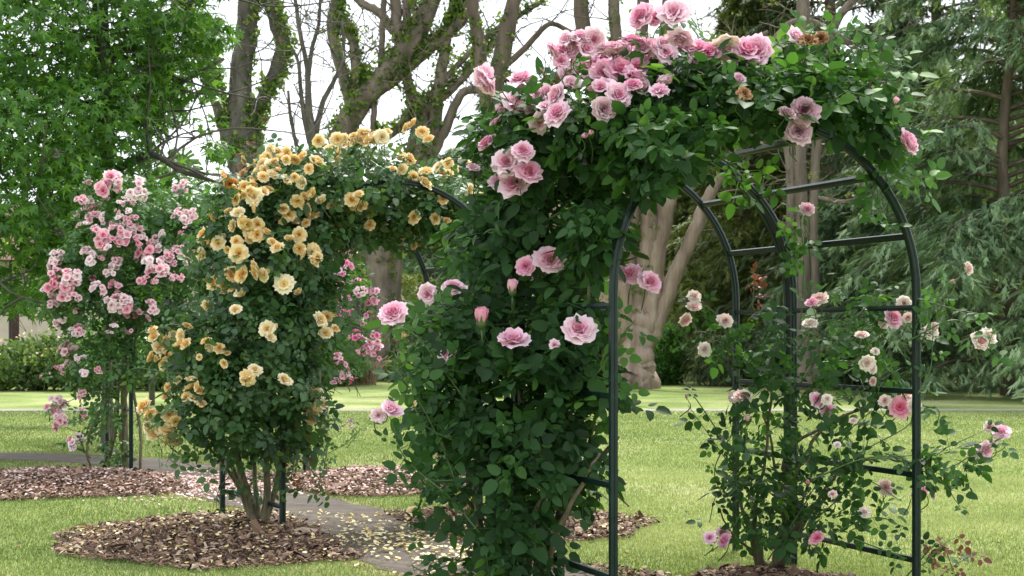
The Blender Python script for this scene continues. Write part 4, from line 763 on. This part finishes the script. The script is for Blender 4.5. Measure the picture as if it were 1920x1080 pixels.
# big spreading tree B, trunk at 710
Y = 42.
tree(at(712,690,Y)*[1,1,0], 'broad brown tree trunk seen under the apricot arch, its mossy limbs spreading over the sky', M_BARKB,
 [[(722,720,54),(716,690,46),(712,640,42),(716,540,36),(706,460,38),(680,420,34),(655,330,28),(640,260,34)],
  [(638,270,30),(668,200,26),(720,140,24),(765,90,26),(800,20,24),(830,-60,20),(860,-160,16)],
  [(640,265,22),(690,190,14),(760,130,14),(800,95,14),(860,40,16),(890,-20,15),(915,-120,12)],
  [(660,210,16),(668,150,13),(662,80,11),(640,40,9),(625,-20,8),(615,-120,6)],
  [(660,205,14),(640,130,13),(622,60,12),(630,10,12),(650,-60,10)],
  [(762,100,18),(745,50,13),(740,0,13),(725,-70,10)],[(770,90,12),(762,30,10),(765,-40,9)],[(738,60,11),(712,25,10),(670,0,8),(640,-40,6)],
  [(740,700,26),(736,560,20),(745,430,18),(760,380,22),(782,300,26),(790,240,22),(770,170,14),(752,110,12)],
  [(790,330,24),(812,240,16),(826,140,14),(840,60,11),(860,-40,9)],[(800,310,16),(830,250,12),(862,180,10),(890,170,8),(930,175,6)],
  [(765,320,14),(790,220,11),(850,165,9),(900,110,9),(960,40,7),(1020,0,5)],[(700,250,10),(735,250,10),(770,215,9),(810,175,8),(880,100,7),(960,30,6)],
  [(700,260,9),(702,200,7),(715,110,7),(718,30,7),(725,-60,6)]], Y, twig=(9,.8,2.4,.02),
  ivyspec=(.24,[(1,26,(-.2,-.4,1)),(2,60,(-.3,-.3,1)),(3,40,(1,-.4,0)),(0,9,None),(8,14,(0,-1,0)),(9,14,(0,-1,0)),(11,20,(0,-.2,1)),(4,22,(1,-.3,0)),(12,20,(0,-.2,1))]), leafy=(M_IVY,.03,.2))
# tree C, right of the bush, flared base
Y = 36.4
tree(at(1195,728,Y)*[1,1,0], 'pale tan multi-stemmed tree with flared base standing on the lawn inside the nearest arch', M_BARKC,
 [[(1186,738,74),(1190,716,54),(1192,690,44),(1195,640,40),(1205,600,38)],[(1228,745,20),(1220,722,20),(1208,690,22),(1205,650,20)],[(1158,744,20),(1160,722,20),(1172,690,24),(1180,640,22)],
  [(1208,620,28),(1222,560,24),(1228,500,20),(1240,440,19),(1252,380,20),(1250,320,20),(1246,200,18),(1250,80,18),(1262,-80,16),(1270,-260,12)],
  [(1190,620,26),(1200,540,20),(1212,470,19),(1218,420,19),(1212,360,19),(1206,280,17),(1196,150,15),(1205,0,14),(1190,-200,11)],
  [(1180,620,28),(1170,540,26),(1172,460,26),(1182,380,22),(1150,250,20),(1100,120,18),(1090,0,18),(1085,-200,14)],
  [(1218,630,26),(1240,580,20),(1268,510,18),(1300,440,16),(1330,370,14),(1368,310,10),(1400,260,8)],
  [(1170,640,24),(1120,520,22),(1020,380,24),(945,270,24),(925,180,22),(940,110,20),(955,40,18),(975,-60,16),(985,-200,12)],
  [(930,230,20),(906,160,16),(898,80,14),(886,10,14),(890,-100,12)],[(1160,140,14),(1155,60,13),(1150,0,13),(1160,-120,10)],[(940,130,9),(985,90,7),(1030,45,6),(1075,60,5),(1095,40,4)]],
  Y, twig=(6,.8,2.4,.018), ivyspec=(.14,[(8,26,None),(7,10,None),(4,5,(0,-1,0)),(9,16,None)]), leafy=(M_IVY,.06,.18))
# tree D: pale dead-looking trunk in front of the conifers
Y = 33.
tree(at(1510,715,Y)*[1,1,0], 'grey trunk with bare broken side branches seen through the top of the nearest arch', M_BARKB,
 [[(1505,730,24),(1508,600,18),(1505,450,16),(1500,330,16),(1498,200,14),(1505,60,16),(1500,-150,12)],[(1525,720,12),(1528,560,11),(1524,420,11),(1530,300,11),(1540,150,12),(1560,60,10),(1600,0,9),(1680,-60,7)],
  [(1480,720,12),(1478,560,11),(1482,400,10),(1480,300,10),(1460,150,8)],[(1530,370,5),(1570,378,4),(1605,375,4),(1630,380,2)],[(1420,110,6),(1490,40,7),(1560,60,8),(1630,120,6),(1700,230,4)],[(1440,60,5),(1380,90,5),(1340,130,4)]],
 Y, twig=(8,.8,2.2,.018), leafy=(M_CON3,.08,.16))

# ---- maple with star-shaped leaves at the left
Y = 17.
root = thing('maple_tree', at(196,845,Y)*[1,1,0], 'leafy green maple with star-shaped leaves filling the upper left of the view', 'tree', 'trees behind the lawn')
mb = MB(); PR = []
for l in [[(200,850,13),(202,700,13),(204,500,13),(198,380,14),(200,250,19),(190,60,17),(180,-150,14),(190,-500,8)],[(200,440,12),(140,425,10),(70,410,9),(0,418,9),(-80,430,7)],[(200,330,10),(280,290,8),(340,320,6),(400,340,4)],[(198,220,10),(120,180,8),(40,150,7),(-60,140,5)],
          [(195,120,10),(280,60,8),(350,10,7),(430,-30,5)],[(200,420,9),(140,460,7),(60,520,5),(30,560,3)],[(190,0,10),(80,-80,8),(-20,-120,6)],[(196,240,8),(260,180,6),(330,160,5),(420,110,3)]]: PR.append(limb(mb, l, Y, dY=rng.uniform(-1.5,1.5) if l[0][1] < 800 else 0))
mb.build('trunk', M_BARKG, root)
mb = MB(); en = []
for P, rr in PR: en += twigs(mb, P, rr, 10, 1., 2.2, r=.02, up=.1)
BM = [(60,80,130,110,16.5,1.6),(210,60,120,100,17,1.6),(330,60,90,80,17.5,1.2),(60,250,120,100,16.2,1.6),(190,230,110,90,16.8,1.5),(40,410,100,80,16.,1.3),(150,350,100,80,16.5,1.4),(270,180,80,60,17.5,1.2),(270,400,90,70,17.6,1.1),(370,360,60,50,18,.8,.7),
      (30,540,70,50,16.5,1.0,.8),(120,560,60,55,16.2,.9,.6),(270,520,70,50,17.8,.9),(150,480,80,60,17.2,1.1),(380,60,70,30,17.3,.7,.7),(360,150,60,45,17.2,.7,.8),(410,285,30,24,17.2,.4,.8),(390,230,40,20,17.5,.4,.4),(300,330,60,40,18,.8,.6),(210,640,60,50,18.6,.7,.5),
      (-80,200,120,220,16.5,1.6),(-60,-100,160,120,16.5,1.6),(180,-120,200,120,17,1.8),(380,-80,100,60,17,1.2,.7),(100,-350,220,140,17,2.2,.8),(350,-250,120,100,17,1.4,.7),(-100,460,80,100,16.5,1.2)]
P, Nn = blob_pts(BM, 165, .5)
# leaves gather in drifts, leaving holes of sky
cl = np.sin(P[:,0]*4.1+P[:,2]*2.3)*np.sin(P[:,2]*5.2-P[:,0]*1.7+P[:,1])+np.sin(P[:,1]*3.3+P[:,2]*3.1)*.6
k = rng.random(len(P)) < (1.02+.6*cl).clip(.2,1); P, Nn = P[k], Nn[k]
Nn = nrm(Nn*.5+np.array([0,-.5,.4])); scatter(mb, STARS, P, Nn, .125, (.56,.22), 1, .6, .5, .8, .4, .22)
mb.build('crown', [M_BARKG, M_STAR], root)

# ---- giant strelitzia leaves above the hedge at the left
Y = 24.
root = thing('banana_plant', at(285,725,Y)*[1,1,0], 'tall banana-like plant whose big torn dark leaves show against the sky behind the maple', 'plant')
mb = MB(); limb(mb, [(285,760,7),(284,500,7),(280,300,7),(282,190,6)], Y); mb.build('trunk', M_BARKG, root)
for pts in [[(282,190),(298,140),(292,80)],[(280,190),(262,150),(240,125)],[(284,190),(305,165),(335,155)],[(284,195),(315,185),(345,200)],[(284,200),(320,195),(330,215)],[(280,195),(255,190),(235,210)],[(290,330),(340,290),(370,320)],[(282,190),(285,150),(270,110)]]:
    P = spline([at(p[0], p[1], Y+rng.uniform(-.4,.4)) for p in pts], 7); mb = MB(); T = nrm(np.gradient(P, axis=0)); k = len(P); s = np.linspace(0,1,k); wd = .19*np.sin(math.pi*(.1+.85*s))**.6
    sd = nrm(np.cross(T, np.array([.25,1.,.1]))); V = []
    for sg in (-1,1):
        for i in range(k-1):   # torn segments
            a, b = P[i], P[i]*.1+P[i+1]*.9; q = rng.normal(size=3)*.02-np.array([0,0,.05]); V0 = [a, b, b+sd[i]*sg*wd[i]*rng.uniform(.8,1)+q+T[i]*.04, a+sd[i]*sg*wd[i]+q+T[i]*.04]
            mb.add(V0, [(0,1,2,3)], 0, rng.uniform(.2,.7))
    tube(mb, P, np.linspace(.022,.006,k), 5, 0, .9); mb.build('leaf', M_PALM, root)

# ---- conifers
def conifer(x, Y, H, Rb, nb, mat, label, size=.26, droop=.5, seed=0, z0=.4, layer=(10,5), kind='conifer_tree', tr=.28, tint=(.5,.2), grp='conifers behind the lawn', hang=.9, twl=.34, needw=1., bark=None):
    bark = bark or M_BARKCED
    r = np.random.default_rng(seed); root = thing(kind, (x, Y, 0), label, 'conifer', grp)
    mb = MB(); zs = np.linspace(0, H, 12); tube(mb, np.stack([x+.12*np.sin(zs), np.full(12, Y), zs], 1), tr*(1-zs/H*.92), 9, 0, .5, wob=.06); mb.build('trunk', bark, root)
    mb = MB(); P=[]; Dn=[]; Tp=[]; Ti=[]
    for i in range(nb):
        z = z0+(H-z0)*((i+r.random())/nb)**1.05; L_ = Rb*(1-(z/H))**.75*r.uniform(.75,1.12)+.3; a = r.uniform(0, 2*math.pi)
        if math.sin(a) > .55 and r.random() < .5: a = -a
        d = np.array([math.cos(a), math.sin(a), 0]); m = 9; t = np.linspace(0, 1, m)
        ax = np.array([x, Y, z])+np.outer(t*L_, d)+np.outer(L_*(.16*np.sin(t*2.2)-droop*t**2.3*.75), [0,0,1]); ax[:,2] = np.maximum(ax[:,2], .12+.1*r.random())
        tube(mb, ax, np.linspace(.018+.011*L_, .006, m), 4, 0, .5, cap=False); tb = tint[0]+r.normal()*tint[1]*.5
        sv = np.array([-d[1], d[0], 0]); nt_ = layer[0]
        for j in range(nt_):
            q = .18+.82*(j+r.random())/nt_; c = np.array([np.interp(q, t, ax[:,k]) for k in range(3)]); l = L_*twl*(1.15-q)*r.uniform(.7,1.2)+.15
            for sg in (-1, 1):
                dv = nrm(sv*sg+d*.75+r.normal(size=3)*.15); k = layer[1]; u = (np.arange(k)+r.random(k))/k
                pp = c+np.outer(u*l, dv)+np.outer(-droop*.5*l*u**2, [0,0,1])+r.normal(size=(k,3))*.04; P.append(pp); Tp.append(np.tile(dv*.5-np.array([0,0,hang]), (k,1))+r.normal(size=(k,3))*.3)
                Dn.append(np.tile(np.array([0,0,1.])+dv*.3, (k,1))); Ti.append(np.full(k, tb)+r.normal(size=k)*tint[1]*.6+.12*u)
    P = np.concatenate(P); k = P[:,2] > .03; P = P[k]; Tp = np.concatenate(Tp)[k]; Dn = np.concatenate(Dn)[k]; Ti = np.concatenate(Ti)[k].clip(0,1)
    nn = nrm(Dn+r.normal(size=P.shape)*.35); M = orient(nn, Tp)*(size*r.uniform(.7,1.25,len(P)))[:,None,None]; M[:,:,0] *= needw
    kk = r.integers(4, size=len(P))
    for i in range(4): mb.inst(NEED[i], M[kk==i], P[kk==i], Ti[kk==i], 1)
    mb.build('crown', [bark, mat], root); return root
X = lambda px, Y: (px-960)/F*Y
conifer(X(1890,32), 32, 13, 4.0, 115, M_CEDAR, 'large blue-green cedar with drooping layered boughs at the right edge', .30, .55, 1, .3, (15,8), twl=.42, tint=(.5,.36), tr=.17)
conifer(X(1700,37), 37, 8.5, 3.4, 100, M_CEDAR, 'blue-green cedar behind and left of the large cedar at the right edge', .30, .55, 2, .4, (14,8), twl=.42, tint=(.42,.34))
conifer(X(1560,42), 42, 18, 3.4, 120, M_CON2, 'dark green conifer with sky showing between its boughs, above the crown of the nearest arch', .34, .35, 3, 1.2, (11,5), hang=.6)
conifer(X(1410,44), 44, 11, 3.0, 150, M_CON3, 'olive green conifer filling the view through the nearest arch', .32, .45, 4, .3, (11,6))
conifer(X(1300,50), 50, 9.5, 3.0, 120, M_CON3, 'yellowish feathery conifer just right of the pale tan tree', .36, .4, 5, .3, (11,6), tint=(.6,.2))
conifer(X(1760,52), 52, 26, 5.0, 110, M_CON2, 'very tall dark conifer rising behind the two blue-green cedars', .42, .35, 6, 3, (12,5), hang=.5)
conifer(X(1440,58), 58, 24, 4.2, 110, M_CON2, 'tall thin dark conifer behind the top right of the pink rose', .42, .35, 7, 6, (10,5), hang=.5)
conifer(X(930,56), 56, 10.5, 3.0, 70, M_CON2, 'open dark conifer showing between the apricot and pink roses', .36, .3, 8, 1, (10,5), hang=.5)
conifer(X(1960,46), 46, 22, 4.5, 110, M_CEDAR, 'tall cedar at the right edge behind the large one', .38, .45, 9, 2, (12,5), tint=(.35,.2))
conifer(X(840,54), 54, 7.5, 2.6, 80, M_CEDAR, 'grey-green conifer seen through the middle arch beside the broad trunk', .34, .45, 10, .3, (10,5))

# ---- shrubs and hedges
def shrub(bl, label, mat, size, per, name='shrub', cat='shrub', grp=None, tint=(.48,.22), tpls=None, flower=None, **kw):
    b0 = bl[0]; c = at(b0[0], b0[1], b0[4]); root = thing(name, (c[0], c[1], 0), label, cat, grp); mb = MB()
    P, Nn = blob_pts(bl, per, .75); k = P[:,2] > .02; P, Nn = P[k], Nn[k]
    rel = np.sin(P[:,0]*3.1+P[:,1])*np.sin(P[:,2]*4+P[:,0]*2); scatter(mb, tpls or CLUMPS, P, Nn, size, tint, 0, .5, .5)
    mats = [mat]
    if flower:
        fm, fn = flower; i = rng.choice(len(P), min(fn, len(P)), replace=False); scatter(mb, [PET], P[i]+Nn[i]*.12+np.array([0,-.1,.12]), Nn[i], .05, (.5,.3), 1); mats.append(fm)
    mb.build('foliage', mats, root); mb = MB()
    for _ in range(6):
        e = P[rng.integers(len(P))]; b = np.array([c[0]+rng.normal()*.15, c[1]+rng.normal()*.1, 0]); m_ = (b+e)/2+rng.normal(size=3)*.1; tube(mb, spline([b, m_, e], 4), np.linspace(.03,.008,9), 5, 0, .5)
    mb.build('stem', M_BARKG, root); return root
GS = 'shrubs along the back of the lawn'
shrub([(40,690,70,45,35,.9),(90,665,40,30,35.5,.6)], 'green border plants with small yellow flowers before the cream wall at far left', M_FAR, .22, 60, 'border_plant', 'plants', GS, flower=(M_YEL,70))
shrub([(150,690,60,45,35,.9)], 'low green border shrub right of the yellow-flowered plants, behind the pale pink rambler', M_SHRUB, .2, 60, grp=GS)
shrub([(310,690,65,45,35,.9),(360,680,50,40,35.5,.8)], 'green border shrub with yellow flowers between the two left arches', M_FAR, .22, 60, 'border_plant', 'plants', GS, flower=(M_YEL,50))
shrub([(230,660,50,70,36,.9)], 'dense shrub behind the canes of the pale pink rambler', M_SHRUB, .22, 55, grp=GS)
shrub([(470,680,80,60,38,1.)], 'dark shrub behind the foot of the apricot rose', M_SHRUB, .22, 50, grp=GS)
shrub([(590,670,70,60,39,1.1),(640,690,40,40,38,.8)], 'mid green shrub left of the broad brown trunk', M_SHRUB, .22, 50, grp=GS)
shrub([(800,690,70,40,41,1.),(850,640,60,60,42,1.)], 'low green shrub right of the broad brown trunk', M_FAR, .22, 50, grp=GS)
shrub([(780,560,60,45,44,1.1)], 'bright green feathery bush seen between the apricot and pink roses', M_CON3, .32, 40, grp=GS, tpls=NEED, tint=(.8,.15))
shrub([(950,640,90,80,46,1.3),(1060,620,80,90,46,1.3),(1120,560,60,120,48,1.3)], 'tall hedge of mixed green behind the big pink rose', M_SHRUB, .28, 40, 'hedge', 'hedge', GS)
shrub([(1245,668,38,58,39,.9)], 'dark glossy bush beside the foot of the pale tan tree', M_LEAF2, .2, 80, grp=GS, tint=(.35,.2))
shrub([(1350,670,60,52,38,1.1),(1430,665,60,55,38,1.1)], 'low spreading dark olive juniper on the lawn edge inside the nearest arch', M_CON2, .26, 80, grp=GS, tpls=NEED)
shrub([(1300,560,50,90,43,1.0),(1370,520,60,120,45,1.1)], 'yellow-green bush behind the juniper', M_CON3, .3, 50, grp=GS, tpls=NEED, tint=(.6,.2))
shrub([(1590,660,60,60,36,1.),(1680,690,60,45,35,.9)], 'shaded green bush under the cedar boughs right of the grey trunk', M_CON2, .28, 60, grp=GS, tpls=NEED)
# dry stalks by the broad trunk
root = thing('dry_grass_clump', at(665,727,39)*[1,1,0], 'clump of dry brown stalks at the foot of the broad brown trunk', 'plant'); mb = MB()
for _ in range(160):
    b = at(rng.uniform(640,705), 727, 38.5+rng.uniform(0,1))*[1,1,0]; e = b+np.array([rng.normal()*.35, rng.normal()*.2, rng.uniform(.4,1.)]); tube(mb, spline([b, (b+e)/2+np.array([0,0,.15]), e], 2), [.012]*4+[.005], 3, 0, .5, cap=False)
mb.build('stalks', M_DRY, root)
# palm fronds between rambler and broad trunk
root = thing('palm_plant', at(675,700,45)*[1,1,0], 'arching palm fronds between the magenta rambler and the broad brown trunk', 'plant'); mb = MB(); tube(mb, [at(665,720,45)*[1,1,0], at(668,560,45)], [.2,.16], 8); mb.build('trunk', M_BARKG, root)
for a, L_ in zip(np.linspace(-1.4,1.5,11), [2.]*11):
    b = at(668,560,45); e = b+np.array([math.sin(a)*L_*.9, rng.normal()*.5, 1.1*math.cos(a)*L_*.6+.2]); P = spline([b, (b+e)/2+np.array([0,0,.5]), e-np.array([0,0,.5])], 10); mb = MB(); tube(mb, P, np.linspace(.03,.008,len(P)), 4)
    T = nrm(np.gradient(P, axis=0))
    for i in range(len(P)):
        for sg in (-1,1):
            s = nrm(np.cross(T[i], [0,1.,.2]))*sg; q = P[i]; e2 = q+s*.42+T[i]*.2-np.array([0,0,.18]); mb.add([q, q+T[i]*.04, e2], [(0,1,2)], 0, rng.uniform(.4,.9))
    mb.build('frond', M_PALM, root)
# far trees
def broad(px, Y, H, Rc, label, mat, seed, name='far_tree', dens=26, size=.5):
    root = thing(name, (X(px,Y), Y, 0), label, 'tree', 'far trees beyond the garden'); mb = MB(); c = np.array([X(px,Y), Y, 0]); PR = []
    tube(mb, [c, c+[.1,0,H*.35], c+[0,0,H*.6]], [.28,.2,.12], 8)
    for _ in range(6):
        e = c+np.array([rng.normal()*Rc*.5, rng.normal()*Rc*.4, H*rng.uniform(.6,.9)]); tube(mb, spline([c+[0,0,H*.3], (c+[0,0,H*.35]+e)/2+[0,0,.3], e], 4), np.linspace(.12,.03,9), 5)
    mb.build('trunk', M_BARKG, root); mb = MB(); PP=[]; NN=[]
    for _ in range(9):
        cc = c+np.array([rng.normal()*Rc*.45, rng.normal()*Rc*.4, H*rng.uniform(.35,.9)]); rr = np.array([1,1,.75])*Rc*rng.uniform(.3,.55); n = int(dens*rr[0]**2*12); d = nrm(rng.normal(size=(n,3))); PP.append(cc+d*rr*rng.uniform(.6,1.08,n)[:,None]); NN.append(d)
    P = np.concatenate(PP); N_ = np.concatenate(NN); k = P[:,2] > .1; scatter(mb, CLUMPS, P[k], N_[k], size, (.5,.22)); mb.build('crown', mat, root)
broad(1340,70,15,4.5,'bright green leafy tree far behind, above the pink blooms on the right',M_FAR,1)
for px, Y, H, Rc, lab in [(500,60,5.5,3.2,'round green tree beyond the garden behind the apricot rose'),(610,64,5,3.2,'green tree beyond the garden left of the broad trunk'),(760,62,6,3.2,'pale green tree beyond the garden right of the broad trunk'),(860,60,6.5,3,'green tree beyond the garden behind the right leg of the middle arch'),
    (1010,60,8,3.6,'green tree beyond the garden behind the big pink rose'),(1130,62,8.5,3.4,'green tree beyond the garden left of the pale tan tree'),(1230,60,9,3.2,'light green tree beyond the garden between the stems of the pale tan tree'),(1480,64,11,4.,'green tree beyond the garden between the conifers'),(1640,62,9,4.,'green tree beyond the garden behind the cedars'),(380,56,5,3,'green tree beyond the building at the left')]:
    broad(px, Y, H, Rc, lab, M_FAR if px%20 else M_SHRUB, int(px))
# distant woodland belt
mb = MB(); n = 15000; x = rng.uniform(-45,45,n); y = 78+rng.uniform(-3,3,n); z = rng.random(n)**.8*(6+1.2*np.sin(x*.6)+.9*np.sin(x*1.7+1)+np.where(x > 8, 4, 0)); P = np.stack([x,y,z],1)
scatter(mb, CLUMPS, P, nrm(np.array([0,-.8,.5])+rng.normal(size=(n,3))*.5), .9, (.4,.2)); tag(mb.build('distant_woodland', M_SHRUB), 'dark band of distant woodland closing the view under the sky', 'woodland', None, 'stuff')

# ---- cream building at the left
Y = 40.
root = thing('building', (X(150,Y), Y+2.5, 0), 'low cream rendered building with a brown tiled roof behind the maple at the left', 'building')
def bx(name, pa, pb, za, zb, y0, y1, mat, par=root):
    mb = MB(); xa, xb = X(pa,Y), X(pb,Y); box(mb, ((xa+xb)/2, (y0+y1)/2, (za+zb)/2), (abs(xb-xa), y1-y0, zb-za), 0); return mb.build(name, mat, par, smooth=False)
segs = [(-260,16,0,3.2),(36,262,0,3.2),(344,440,0,3.2),(16,36,2.5,3.2),(262,344,2.5,3.2)]
mb = MB()
for a, b, z0, z1 in segs: box(mb, ((X(a,Y)+X(b,Y))/2, Y+.15, (z0+z1)/2), (X(b,Y)-X(a,Y)-.002, .3, z1-z0))
box(mb, (X(90,Y), Y+5.2, 1.6), (X(440,Y)-X(-260,Y), .3, 3.2)); box(mb, (X(-260,Y)+.15, Y+2.7, 1.6), (.3, 4.7, 3.2)); box(mb, (X(440,Y)-.15, Y+2.7, 1.6), (.3, 4.7, 3.2)); mb.build('wall', M_WALL, root, smooth=False)
mb = MB(); xa, xb = X(-280,Y), X(460,Y); mb.add([(xa,Y-.9,3.05),(xb,Y-.9,3.05),(xb,Y+6.2,3.05),(xa,Y+6.2,3.05),(xa,Y+2.65,4.7),(xb,Y+2.65,4.7)], [(0,1,5,4),(2,3,4,5),(0,4,3),(1,2,5),(0,3,2,1)]); mb.build('roof', M_ROOF, root, smooth=False)
d = bx('door', 18, 34, 0, 2.48, Y+.1, Y+.16, simple('brown_door', [(.06,.035,.03),(.1,.06,.05)], 6)); 
f = bx('window', 264, 342, .35, 2.48, Y+.12, Y+.18, M_GLASS)
for a in (264, 290, 316, 340):
    mb = MB(); box(mb, (X(a+1,Y)-float(root.location[0])*0, Y+.09, 1.41), (.06,.05,2.12)); mb.build('mullion', M_DARK, root, smooth=False)
bx('porch_post', 344.5, 347, 0, 3.04, Y-.8, Y-.68, M_DARK); bx('porch_post', 36, 39, 0, 3.04, Y-.8, Y-.68, M_DARK)
# black rail fence in front
root = thing('rail_fence', (X(10,37), 37, 0), 'thin black metal rail fence at the far left edge in front of the cream wall', 'fence'); mb = MB(); box(mb, (X(-40,37), 37, .95), (X(50,37)-X(-130,37), .03, .04)); mb.build('rail', M_DARK, root, smooth=False)
for px in range(-120, 60, 14): mb = MB(); box(mb, (X(px,37), 37, .46), (.022,.022,.92)); mb.build('baluster', M_DARK, root, smooth=False)
